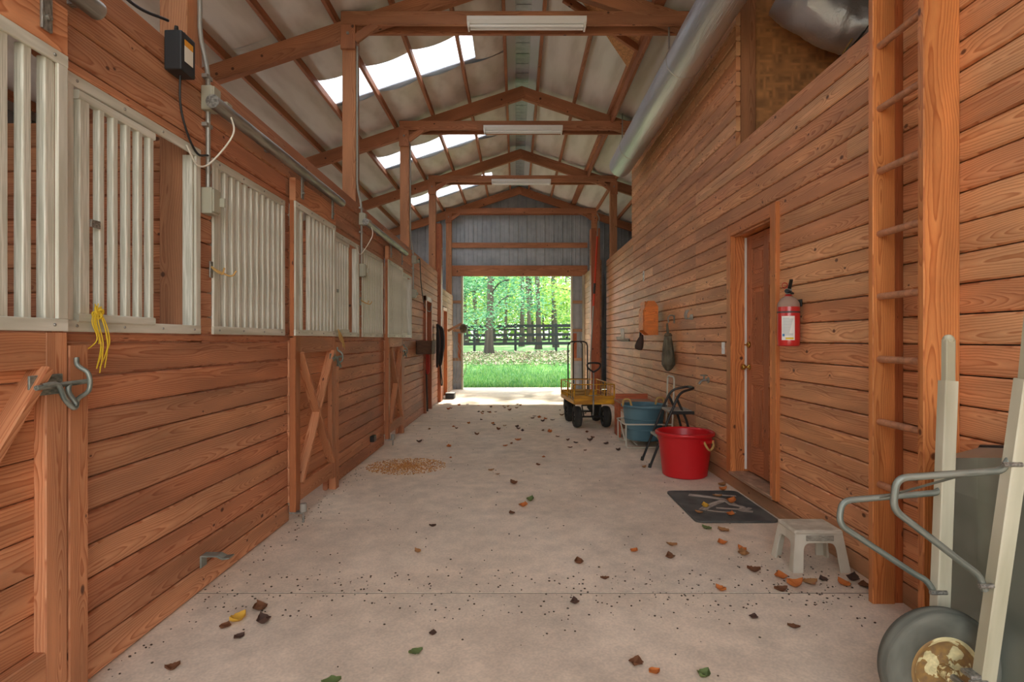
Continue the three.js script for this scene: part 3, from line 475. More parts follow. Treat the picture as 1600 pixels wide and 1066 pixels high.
// far left: feed crate, halters, straps, black box
{
  const o = thing('wooden_crate', 'dark weathered wooden crate fixed on the far left wall', 'crate', [LX + .14, 1.22, -9.75]);
  for (const z of [-.22, .22]) part('end_board', rbox(.26, .22, .02, 0, 0, z, .003), MAT.crate, o); for (const x of [-.125, .125]) part('side_board', rbox(.02, .22, .46, x, 0, 0, .003), MAT.crate, o); part('bottom_board', rbox(.26, .02, .46, 0, -.11, 0, .003), MAT.crate, o);
  const h = thing('halter_bundle', 'bundle of black halters and lead ropes hanging by the tall post', 'halter', [LX + .06, 0, -11.75]);
  for (let i = 0; i < 7; i++) { const x = rr(0, .12), z = rr(-.15, .15), b = rr(.75, 1.0); part('strap', tube([[0, 1.66, z * .3], [x, 1.55, z * .7], [x + .02, 1.2, z], [x * .6, b, z * .7], [x * .2, 1.15, z * .5], [0, 1.5, z * .3]], rr(.014, .024), 40, 6), i % 3 ? MAT.darkLeather : MAT.black, h); }
  part('loop', tube([[.06, .9, .05], [.1, .6, .1], [.1, .42, .0], [.06, .45, -.08], [.05, .9, -.03]], .012, 40, 6), MAT.black, h);
  const r = thing('red_halter', 'faded red halter hanging under the wooden crate', 'halter', [LX + .05, 0, -10.25]); for (let i = 0; i < 4; i++) { const z = rr(-.1, .1); part('strap', tube([[0, 1.35, 0], [.05, 1.1, z], [.06, .8, z * .8], [.03, .75, z * .3], [.02, 1.1, 0]], .014, 30, 6), MAT.red, r); }
  const sr = thing('saddle_bracket', 'grey saddle bracket jutting from the pale wall beyond tall post', 'bracket', [-1.66, 1.66, -13.9]); part('arm', beam([0, -.1, 0], [.34, .08, 0], .06, .05), MAT.greyWood, sr); part('pad', new THREE.SphereGeometry(.09, 16, 12).scale(1, 1.3, .8).translate(.38, -.04, .02), MAT.canvas, sr);
  const ro = thing('rope_coil', 'thin ropes hanging down beside the far door opening', 'rope', [-1.64, 0, -14.6]); for (let i = 0; i < 4; i++) part('strand', tube([[0, 1.6, 0], [.06 + i * .06, 1.1, .1], [.1 + i * .09, .65, .0], [.03 + i * .05, .3 - i * .02, .05], [.02, .05 + .12 * i, 0]], .007, 40, 5), MAT.wire, ro);
  const bb = thing('black_box', 'small black box on the floor beyond the left tall post', 'box', [-1.5, 0, -13.05]); part('case', rbox(.2, .11, .3, 0, .055, 0, .012), MAT.black, bb); part('lid', rbox(.21, .025, .31, 0, .12, 0, .008), MAT.black, bb);
  const hw = thing('hose_strip', 'dark strap hanging down the edge of the far left doorway', 'strap', [LX + .06, 0, -10.3]); part('strap', tube([[0, .8, 0], [.01, .4, .0], [.02, .05, 0]], .016, 16, 6), MAT.darkLeather, hw);
}

// ---------------------------------------------------------------- ladder on the right wall
{
  const o = thing('wall_ladder', 'fixed wooden ladder with round rungs on the right wall', 'ladder');
  part('rail', yBoard(1.817, 1.932, 0, 3.9, -2.935, -2.895), MAT.ladder, o); part('rail_cleat', yBoard(1.933, RX, 0, 3.9, -2.95, -2.905), MAT.redPost, o);
  part('rail', yBoard(1.817, RX, .0, 3.9, -2.575, -2.535), MAT.ladder, o);
  for (let i = 0; i < 9; i++) part('rung', rod([1.852, .609 + i * .3185, -2.905], [1.852, .609 + i * .3185, -2.56], .0175, .0175, 16), MAT.rung, o);
}
// fire extinguisher
{
  const o = thing('fire_extinguisher', 'red fire extinguisher hanging on wooden wall beside entry door', 'extinguisher', [1.893, 1.30, -3.95]);
  part('cylinder', lathe([[0, 0], [.066, 0], [.072, .008], [.073, .04], [.073, .27], [.068, .30], [.05, .328], [.026, .345], [.022, .36], [0, .36]], 36), MAT.redMetal, o);
  part('dusty_shoulder', lathe([[.0735, .272], [.0688, .3005], [.051, .329], [.027, .346]], 36), sm({ color: '#a08474', roughness: .95 }), o);
  part('valve', [rod([0, .355, 0], [0, .40, 0], .018), rbox(.03, .03, .04, 0, .385, 0, .004)], MAT.galv, o); part('lever', [beam([0, .395, .01], [-.01, .455, .06], .014, .022), beam([0, .38, .01], [-.01, .36, .075], .012, .022)], MAT.blackMetal, o);
  part('gauge', rod([-.015, .38, .02], [-.03, .38, .035], .015), MAT.black, o); part('pull_ring', new THREE.TorusGeometry(.018, .003, 6, 20).translate(-.035, .42, .02), MAT.red, o);
  part('band', new THREE.CylinderGeometry(.0745, .0745, .012, 36, 1, true).translate(0, .235, 0), sm({ color: '#4a4442', roughness: .6, side: THREE.DoubleSide }), o);
  const cv = document.createElement('canvas'); cv.width = 128; cv.height = 256; const c = cv.getContext('2d'); c.fillStyle = '#e6e4dc'; c.fillRect(0, 0, 128, 256); c.fillStyle = '#8f9aa0'; for (let i = 0; i < 16; i++) c.fillRect(14, 20 + i * 12, 60 + ((i * 37) % 40), 4); c.fillStyle = '#3c7cb0'; c.fillRect(8, 190, 22, 26); c.fillStyle = '#e8c22c'; c.fillRect(40, 228, 76, 20);
  const t = new THREE.CanvasTexture(cv); t.colorSpace = THREE.SRGBColorSpace; const L = new THREE.CylinderGeometry(.0742, .0742, .165, 16, 1, true, -1.05, 1.15).translate(0, .125, 0);
  part('label', L, sm({ map: t, roughness: .6, side: THREE.DoubleSide }), o);
  part('wall_bracket', rbox(.012, .05, .05, .079, .3, 0, .004), MAT.blackMetal, o);
}
// small things on the right wall
{
  const plate = (name, y, d, lab, cat, h = .115) => { const o = thing(name, lab, cat, [RX - .004, y, -d]); part('plate', rbox(.008, h, .072, 0, 0, 0, .003), MAT.white, o); return o; };
  const s = plate('light_switch', 1.265, 5.42, 'white light switch plate just left of the entry door', 'switch'); part('toggle', rbox(.012, .024, .01, -.008, 0, 0, .002), MAT.white, s);
  const u = plate('wall_outlet', 2.33, 8.8, 'white outlet plate high on the right wall', 'outlet', .16); for (const y of [-.04, .03]) part('socket', rbox(.004, .03, .024, -.005, y, 0, .002), MAT.black, u);
  const f = thing('wall_faucet', 'small metal faucet on right wall above the red tub', 'faucet', [RX, .93, -5.84]);
  part('spout', bent([[0, 0, 0], [-.07, 0, 0], [-.1, -.04, 0]], .013, .03), MAT.galv, f); part('flange', rod([0, 0, 0], [-.01, 0, 0], .03, .03, 16), MAT.galv, f); part('handwheel', [new THREE.TorusGeometry(.032, .006, 6, 20).rotateX(Math.PI / 2).translate(-.05, .05, 0), rod([-.05, 0, 0], [-.05, .05, 0], .007)], MAT.iron, f);
  const h = thing('wire_hook', 'empty wire tack hook on the right wall', 'hook', [RX, 1.6, -6.4]); part('plate', rbox(.01, .06, .1, -.005, 0, 0, .004), MAT.wire, h); for (const z of [-.03, 0, .03]) part('prong', tube([[0, 0, z], [-.06, -.02, z], [-.07, .03, z * 1.5], [-.05, .08, z * 1.5]], .006, 16, 6), MAT.wire, h);
  const b = thing('saddle_rack', 'orange wooden saddle rack hanging on the right wall', 'saddle rack', [1.80, 1.41, -7.75]);
  const shp = [[-.085, .05], [-.085, .34], [-.04, .44], [.06, .44], [.1, .38], [.1, .0], [-.02, .0]];
  const ob = sm({ map: pine, color: '#ffae4a', roughness: .5 });
  for (const z of [.13, -.15]) part('end_board', extr(shp, .02, .002).translate(0, 0, z), ob, b); part('slat', rbox(.02, .27, .27, -.088, .2, -.0, .003), ob, b); part('slat', rbox(.1, .02, .27, .01, .445, 0, .003), ob, b); part('slat', rbox(.02, .12, .27, -.066, .39, 0, .003).rotateZ(0), ob, b);
  const br = thing('grooming_brush', 'dark long-bristled brush hanging left of orange saddle rack', 'brush', [1.78, 1.22, -8.05]); part('handle', beam([0, .42, 0], [-.02, .16, 0], .03, .02), MAT.blackMetal, br); part('bristles', lathe([[0, 0], [.05, .01], [.062, .05], [.05, .13], [.03, .19], [.02, .22], [0, .225]], 20).scale(1, 1, .6).rotateZ(-.25).translate(-.05, -.02, 0), sm({ color: '#4c3c34', roughness: 1 }), br);
  const hk = thing('swing_hook', 'small swivel hook holding the olive canvas bag', 'hook', [RX, 1.60, -7.1]); part('arm', tube([[0, .04, 0], [-.05, .05, 0], [-.08, .02, 0], [-.075, -.04, 0]], .008, 20, 6), MAT.iron, hk); part('plate', rbox(.01, .1, .04, -.005, 0, 0, .003), MAT.iron, hk);
  const bag = thing('canvas_bag', 'olive canvas feed bag hanging on the right wall', 'bag', [1.90, .95, -7.1]);
  const g = new THREE.SphereGeometry(1, 40, 40), p = g.attributes.position;
  for (let i = 0; i < p.count; i++) { const y = p.getY(i), a = Math.atan2(p.getZ(i), p.getX(i)), t = (y + 1) / 2, w = t < .15 ? Math.sqrt(t / .15) * .9 : 1 - .55 * Math.max(0, t - .45) / .55 * (t > .45 ? 1 : 0), fold = 1 + .09 * Math.sin(a * 5 + t * 3) + .06 * Math.sin(a * 9 - t * 7); p.setXYZ(i, Math.cos(a) * .07 * w * fold * (t > .995 ? .3 : 1), t * .48, Math.sin(a) * .115 * w * fold * (t > .995 ? .3 : 1)); } g.computeVertexNormals();
  part('sack', g, MAT.canvas, bag); for (const z of [-.03, .03]) part('strap', tube([[0, .44, z], [-.01, .56, z * .7], [-.01, .6, 0]], .009, 16, 6), MAT.canvas, bag); part('cuff', new THREE.TorusGeometry(.048, .012, 8, 24).rotateX(Math.PI / 2).scale(.8, 1, 1.2).translate(0, .45, 0), sm({ color: '#6b5a44', roughness: .9 }), bag);
  const m = thing('pipe_rack', 'metal bracket of short chrome prongs on far right wall', 'rack', [RX - .014, 1.34, -10.2]); part('plate', rbox(.014, .05, .75, -.007, 0, 0, .004), MAT.blackMetal, m); for (let i = 0; i < 7; i++) { const z = .33 - i * .11; part('prong', bent([[0, 0, z], [-.09, .0, z], [-.1, i < 3 ? .2 : .06, z]], .012, .03), MAT.chrome, m); }
  const po = thing('pole_saw', 'long grey pole with orange-red sleeve leaning beside tall right post', 'pole', [0, 0, 0]); const A = [1.52, 0, -12.0], B = [1.76, 3.75, -12.22], at = (t) => A.map((a, i) => a + (B[i] - a) * t);
  part('shaft', rod(A, at(.55), .016, .016), MAT.conduit, po); part('sleeve', rod(at(.55), at(.95), .02, .02), MAT.orangeRed, po); part('grip', rod(at(.62), at(.68), .026, .026), MAT.black, po); part('head', tube([at(.95), at(1), [1.79, 3.95, -12.22], [1.74, 4.05, -12.2]], .012, 16, 6), MAT.wire, po);
}

// ---------------------------------------------------------------- floor things on the right
{ // red tub
  const o = thing('muck_tub', 'large red plastic muck tub with rope handles by the wall', 'tub', [1.68, 0, -5.66]);
  part('tub', lathe([[0, .012], [.185, .012], [.20, .0], [.215, .012], [.262, .40], [.285, .405], [.289, .43], [.28, .44], [.262, .44], [.254, .42], [.205, .03], [0, .025]], 56), MAT.redPlastic, o);
  for (const a of [1.0, Math.PI + 1.0]) { const q = new THREE.Group(); const c = Math.cos(a), s = Math.sin(a), at = (r, y, t) => [c * r - s * t, y, s * r + c * t]; part('lug', beam(at(.27, .365, -.08), at(.27, .365, .08), .03, .04), MAT.redPlastic, o); part('rope_handle', tube([at(.285, .375, -.06), at(.305, .33, -.05), at(.305, .295, 0), at(.305, .33, .05), at(.285, .375, .06)], .011, 30, 8), MAT.rope, o); }
}
{ // teal tub in its wire cart
  const o = thing('teal_tub', 'teal plastic muck tub standing in a wire cart', 'tub', [1.64, .06, -7.3]);
  part('tub', lathe([[0, .012], [.2, .012], [.215, .02], [.262, .42], [.285, .425], [.29, .45], [.28, .46], [.262, .455], [.252, .43], [.205, .035], [0, .03]], 52), MAT.teal, o); part('rib', new THREE.TorusGeometry(.247, .006, 6, 52).rotateX(Math.PI / 2).translate(0, .28, 0), MAT.teal, o); part('rib', new THREE.TorusGeometry(.232, .006, 6, 52).rotateX(Math.PI / 2).translate(0, .15, 0), MAT.teal, o);
  for (const a of [.5, Math.PI + .3]) part('rope_handle', tube([[Math.cos(a) * .25 - .04, .44, -Math.sin(a) * .25], [Math.cos(a) * .26 - .02, .52, -Math.sin(a) * .26], [Math.cos(a) * .26 + .05, .52, -Math.sin(a) * .26], [Math.cos(a) * .25 + .07, .44, -Math.sin(a) * .25]], .014, 24, 7), MAT.rope, o);
  const c = thing('tub_cart', 'pale wire cart frame with tall loop handle around teal tub', 'cart', [1.64, 0, -7.3]), r = .009, w = .3;
  part('hoop', bent([[w - .02, .30, -w], [-w, .30, -w], [-w, .30, w], [w - .02, .30, w]], r, .08), MAT.wirePaint, c);
  for (const z of [-w, w]) { part('upright', rod([-w + .02, .30, z * .93], [-w + .02, .03, z * .93], r), MAT.wirePaint, c); part('skid', bent([[-w + .02, .06, z * .93], [-w + .03, .012, z * .93], [.2, .012, z * .93], [.24, .10, z * .93]], r, .05), MAT.wirePaint, c); }
  for (const x of [-.15, .15]) part('cross_bar', rod([x, .05, -w], [x, .05, w], .007), MAT.wirePaint, c); part('upright', rod([-w, .30, 0], [-w + .06, .05, 0], r), MAT.wirePaint, c);
  part('handle', bent([[.27, .06, .05], [.29, .89, .07], [.29, .89, .37], [.27, .06, .33]], .011, .06), MAT.wirePaint, c);
  for (const z of [-.33, .33]) part('wheel', new THREE.TorusGeometry(.05, .02, 8, 20).translate(.22, .07, z), MAT.rubber, c);
}
{ // red wooden step box
  const o = thing('wooden_step', 'red-stained wooden step box behind the teal tub', 'step', [1.66, 0, -8.0]);
  for (const x of [-.23, .23]) part('side', rbox(.025, .50, .36, x, .25, 0, .003), MAT.redbox, o); part('back', rbox(.46, .08, .02, 0, .53, -.17, .003), MAT.redbox, o); part('tread', rbox(.5, .025, .38, 0, .485, 0, .004), MAT.greyWood, o); part('shelf', rbox(.44, .02, .34, 0, .13, 0, .004), MAT.greyWood, o); part('brace', rbox(.44, .07, .02, 0, .43, .16, .003), MAT.redbox, o);
}
{ // black folding step ladder
  const o = thing('step_ladder', 'black folding two-step ladder beside the red tub', 'step ladder', [0, 0, 0]), z0 = -6.34, z1 = -5.98, r = .0135;
  part('front_frame', bent([[1.41, .012, z0], [1.64, .60, z0], [1.73, .79, z0 + .02], [1.9, .83, z0 + .06], [1.9, .83, z1 - .06], [1.73, .79, z1 - .02], [1.64, .60, z1], [1.41, .012, z1]], r, .07), MAT.blackMetal, o);
  for (const z of [z0 + .03, z1 - .03]) part('rear_leg', bent([[1.70, .72, z], [1.80, .5, z], [1.93, .012, z]], r, .05), MAT.blackMetal, o); part('rear_bar', rod([1.88, .2, z0 + .03], [1.88, .2, z1 - .03], .008), MAT.blackMetal, o);
  part('tread', rbox(.24, .03, z1 - z0 - .03, 1.74, .585, (z0 + z1) / 2, .01), MAT.wire, o); part('tread', rbox(.17, .028, z1 - z0 - .02, 1.58, .315, (z0 + z1) / 2, .01), MAT.wire, o);
  for (const z of [z0 + .015, z1 - .015]) { part('tread_edge', rbox(.26, .035, .014, 1.75, .575, z, .004), MAT.blackMetal, o); part('link', rod([1.58, .31, z], [1.85, .33, z], .007), MAT.blackMetal, o); }
  for (const z of [z0, z1]) part('foot', rod([1.405, 0, z], [1.415, .04, z], .018), MAT.rubber, o);
}
{ // step stool
  const o = thing('step_stool', 'small beige plastic step stool on the floor by the ladder', 'stool', [1.765, 0, -3.42]), w = .135, d = .105, W = .165, Dp = .14;
  const wall = (bw, tw, off0, off1, legW) => { // one moulded side: two legs joined by an arch, leaning outward towards the floor
    const sh = new THREE.Shape(), b = bw, t = tw, h = .222, ax = b - legW, ay = .165; sh.moveTo(-b, 0); sh.lineTo(-t, h); sh.lineTo(t, h); sh.lineTo(b, 0); sh.lineTo(ax, 0); sh.lineTo(ax - .012, ay - .04); sh.quadraticCurveTo(ax - .018, ay, ax - .055, ay); sh.lineTo(-ax + .055, ay); sh.quadraticCurveTo(-ax + .018, ay, -ax + .012, ay - .04); sh.lineTo(-ax, 0); sh.lineTo(-b, 0);
    const g = new THREE.ExtrudeGeometry(sh, { depth: .008, bevelEnabled: true, bevelSize: .003, bevelThickness: .003, bevelSegments: 2, curveSegments: 8 }), p = g.attributes.position; for (let i = 0; i < p.count; i++) p.setZ(i, p.getZ(i) - .008 + off1 + (off0 - off1) * (1 - p.getY(i) / h)); g.computeVertexNormals(); return g;
  };
  for (const a of [0, Math.PI]) part('leg_panel', wall(W, w, Dp, d, .055).rotateY(a), MAT.stool, o); for (const a of [Math.PI / 2, -Math.PI / 2]) part('leg_panel', wall(Dp, d, W, w, .05).rotateY(a), MAT.stool, o);
  part('name_plate', rbox(.16, .032, .006, 0, .192, d + .014, .003).rotateX(0), sm({ map: speckle(33, [132, 124, 110], [170, 162, 146], 40), roughness: .8 }), o);
  part('top', new RoundedBoxGeometry(2 * w + .014, .03, 2 * d + .014, 4, .014).translate(0, .221, 0), MAT.stool, o);
}
{ // doormat with a worn pale running-horse relief
  const o = thing('door_mat', 'dark rubber door mat with pale worn pattern before the entry door', 'mat', [1.63, 0, -4.59]);
  const s = new THREE.Shape(), w = .305, h = .42, r = .06; s.moveTo(-w + r, -h); s.lineTo(w - r, -h); s.quadraticCurveTo(w, -h, w, -h + r); s.lineTo(w, h - r); s.quadraticCurveTo(w, h, w - r, h); s.lineTo(-w + r, h); s.quadraticCurveTo(-w, h, -w, h - r); s.lineTo(-w, -h + r); s.quadraticCurveTo(-w, -h, -w + r, -h);
  part('mat', new THREE.ExtrudeGeometry(s, { depth: .01, bevelEnabled: true, bevelSize: .004, bevelThickness: .003, bevelSegments: 2 }).rotateX(-Math.PI / 2).translate(0, .004, 0), MAT.matRubber, o);
  const st = (pts, a) => { const g = new THREE.TubeGeometry(curve(pts.map(([x, z]) => [x, .0165, z])), 24, a, 6).scale(1, .12, 1).translate(0, .0165 * .88, 0); return g; }, pale = sm({ map: speckle(28, [138, 128, 118], [182, 170, 156], 30), roughness: .95 });
  for (const [pts, a] of [[[[-.15, -.28], [-.02, -.22], [.1, -.12], [.12, .02]], 0.039], [[[.1, -.12], [-.02, -.02], [-.12, .08], [-.18, .16]], 0.033], [[[.1, .0], [.17, .08], [.12, .16], [.2, .2]], 0.027], [[[-.05, .1], [.05, .12], [.16, .14], [.22, .1]], 0.021], [[[-.14, .16], [-.05, .2], [.06, .22]], 0.019], [[[.08, -.3], [.16, -.26], [.24, -.24]], 0.021]]) part('relief', st(pts, a), pale, o);
}
{ // yellow wagon
  const o = thing('garden_wagon', 'yellow garden wagon with mesh sides and pneumatic tyres', 'wagon', [1.13, 0, -9.13], .09), w = .305, L = .57, Y = MAT.yellow;
  part('bed', rbox(2 * w, .02, 2 * L, 0, .39, 0, .004), MAT.wire, o); for (const z of [-L, L]) part('end_sill', rbox(2 * w, .13, .014, 0, .435, z, .004), Y, o); for (const x of [-w, w]) part('side_sill', rbox(.014, .06, 2 * L, x, .40, 0, .004), Y, o);
  for (const x of [-w, w]) { const s = part('side_panel', [rod([x, .67, -L], [x, .67, L], .009), rod([x, .50, -L], [x, .50, L], .006)], Y, o); for (let i = 0; i <= 6; i++) part('side_bar', rod([x, .40, -L + i * L / 3], [x, .67, -L + i * L / 3], i % 3 ? .005 : .010), Y, s); }
  for (const z of [-L, L]) { const s = part('end_panel', [rod([-w, .67, z], [w, .67, z], .008)], Y, o); for (const t of z > 0 ? [-1, -.45, .45, 1] : [-1, -.6, -.2, .2, .6, 1]) part('end_bar', rod([t * w, .46, z], [t * w, .67, z], Math.abs(t) === 1 ? .012 : .005), Y, s); }
  for (const z of [-.28, .37]) { part('axle', rod([-w + .02, .16, z], [w - .02, .16, z], .014), MAT.blackMetal, o); part('axle_bracket', [rbox(.3, .03, .03, 0, .34, z, .004), rod([-.15, .34, z], [-.12, .17, z], .011), rod([.15, .34, z], [.12, .17, z], .011)], MAT.blackMetal, o); for (const x of [-.225, .225]) { const t = part('wheel', lathe([[.085, -.045], [.12, -.062], [.15, -.052], [.162, -.02], [.163, .02], [.15, .052], [.12, .062], [.085, .045]], 36).rotateZ(Math.PI / 2).translate(x, .163, z), MAT.rubber, o); part('hub', rod([x - .03, .163, z], [x + .03, .163, z], .086, .086, 24), MAT.wire, t); } }
  part('pull_handle', [bent([[0, .2, L - .1], [-.03, .25, L + .06], [-.03, .86, L + .08]], .012, .05)], MAT.galv, o); part('grip', tube([[-.03, .86, L + .08], [-.11, .92, L + .08], [-.12, .985, L + .08], [-.03, 1.0, L + .08], [.065, .985, L + .08], [.055, .92, L + .08], [-.03, .86, L + .08]], .014, 50, 8), MAT.blackMetal, o);
  const bx = thing('wagon_load', 'coiled tan rope lying in the yellow wagon', 'rope', [1.05, .405, -9.35]); for (let i = 0; i < 4; i++) part('coil', new THREE.TorusGeometry(.13 + i * .012, .014, 8, 40).rotateX(Math.PI / 2 + rr(-.15, .15)).translate(0, .02 + i * .03, 0), MAT.rope, bx);
}
{ // hand truck
  const o = thing('hand_truck', 'black steel hand truck standing behind the yellow wagon', 'hand truck', [1.18, 0, -10.8]), b = MAT.blackMetal;
  part('frame', bent([[-.185, .05, 0], [-.185, 1.31, -.06], [.185, 1.31, -.06], [.185, .05, 0]], .014, .09), b, o); part('inner_loop', bent([[-.085, .1, 0], [-.085, 1.31, -.05], [.085, 1.31, -.05], [.085, .1, 0]], .011, .06), b, o);
  for (const y of [.25, .6]) part('cross_bar', rod([-.185, y, -.02], [.185, y, -.02], .011), b, o); part('toe_plate', rbox(.38, .008, .2, 0, .01, .1, .003), b, o); for (const x of [-.23, .23]) part('wheel', new THREE.TorusGeometry(.085, .035, 10, 28).rotateY(Math.PI / 2).translate(x, .12, -.06), MAT.rubber, o);
}
{ // wheelbarrow stood on its nose against the wall
  const o = thing('wheelbarrow', 'steel wheelbarrow tipped upright on its wheel against right wall', 'wheelbarrow'), H = MAT.handle;
  const far = [[1.55, .16, -2.09], [1.63, 1.19, -2.145], [1.635, 1.345, -2.15]], near = [[1.53, .16, -1.872], [1.62, 1.22, -1.805], [1.63, 1.46, -1.79]];
  for (const p of [far, near]) { const h = part('handle', beam(p[0], p[1], .05, .046, [1, 0, 0]), H, o); part('grip', [beam(p[1], p[2], .036, .032, [1, 0, 0]), new THREE.SphereGeometry(.02, 12, 8).translate(...p[2])], H, h); }
  const wz = -1.985; // wheel, axle along z
  const t = part('tyre', lathe([[.115, -.03], [.13, -.042], [.16, -.05], [.185, -.042], [.196, -.03], [.1985, -.026], [.199, -.02], [.2025, -.017], [.202, -.010], [.2055, -.007], [.2055, .007], [.202, .010], [.2025, .017], [.199, .02], [.1985, .026], [.196, .03], [.185, .042], [.16, .05], [.13, .042], [.115, .03]], 72).rotateX(Math.PI / 2).translate(1.475, .2055, wz), MAT.tyre, o);
  part('wheel_rim', lathe([[0, .02], [.03, .022], [.05, .012], [.09, .018], [.105, .034], [.118, .036], [.12, .03], [.12, -.03], [.105, -.034], [.09, -.018], [0, -.02]], 48).rotateX(Math.PI / 2).translate(1.475, .2055, wz), MAT.rim, t); part('hub', rod([1.475, .2055, wz - .06], [1.475, .2055, wz + .065], .026, .022, 20), MAT.rim, t);
  part('axle', rod([1.475, .2055, -2.13], [1.475, .2055, -1.84], .011), MAT.galv, o); for (const z of [-2.09, -1.872]) part('axle_bracket', [rbox(.06, .07, .014, 1.50, .2055, z + (z < -2 ? .02 : .028), .004), rbox(.05, .015, .05, 1.505, .245, z, .004)], MAT.galv, o);
  // bent steel legs
  const leg = (P) => part('leg', bent(P, .0115, .035, 10), MAT.iron, o);
  leg([[1.585, .965, -1.825], [1.56, .925, -1.825], [1.225, .90, -1.83], [1.215, .80, -1.835], [1.47, .605, -1.845], [1.505, .58, -1.85], [1.525, .53, -1.85]]); leg([[1.60, .80, -2.125], [1.57, .775, -2.12], [1.215, .745, -2.12], [1.20, .66, -2.115], [1.48, .475, -2.11], [1.52, .455, -2.105], [1.545, .41, -2.10]]);
  part('leg_brace', beam([1.36, .755, -2.12], [1.42, .905, -1.83], .004, .03), MAT.iron, o);
  for (const [x, y, z] of [[1.545, .55, -1.835], [1.565, .42, -2.08], [1.59, .95, -1.80]]) part('bolt', rod([x - .05, y, z], [x + .01, y, z], .008), MAT.galv, o);
  // tray: flat bottom towards the aisle, flared mouth to the wall
  const inn = [[1.665, .88, -2.24], [1.665, 1.0, -1.66], [1.665, .14, -1.66], [1.665, .10, -2.24]], out = [[1.93, .90, -2.36], [1.93, 1.04, -1.50], [1.93, .02, -1.50], [1.93, .02, -2.36]];
  const pos = [], quad = (a, b, c, d) => pos.push(...a, ...b, ...c, ...a, ...c, ...d), th = .004, sh = (p) => [p[0] + th, p[1], p[2]]; quad(...inn); quad(...inn.map(sh).reverse()); for (let i = 0; i < 4; i++) { const j = (i + 1) % 4; quad(inn[i], out[i], out[j], inn[j]); quad(sh(inn[j]), sh(out[j]), sh(out[i]), sh(inn[i])); }
  const g = new THREE.BufferGeometry(); g.setAttribute('position', new THREE.Float32BufferAttribute(pos, 3)); g.setAttribute('uv', new THREE.Float32BufferAttribute(pos.flatMap((_, i) => i % 3 ? [] : [pos[i + 1] * 1.3, pos[i + 2] * 1.3 + pos[i]]), 2)); g.computeVertexNormals();
  part('tray', g, Object.assign(MAT.tray.clone(), { side: THREE.DoubleSide }), o); part('rolled_rim', bent([out[0], out[1], out[2], out[3], out[0]], .01, .05), MAT.blackMetal, o);
}

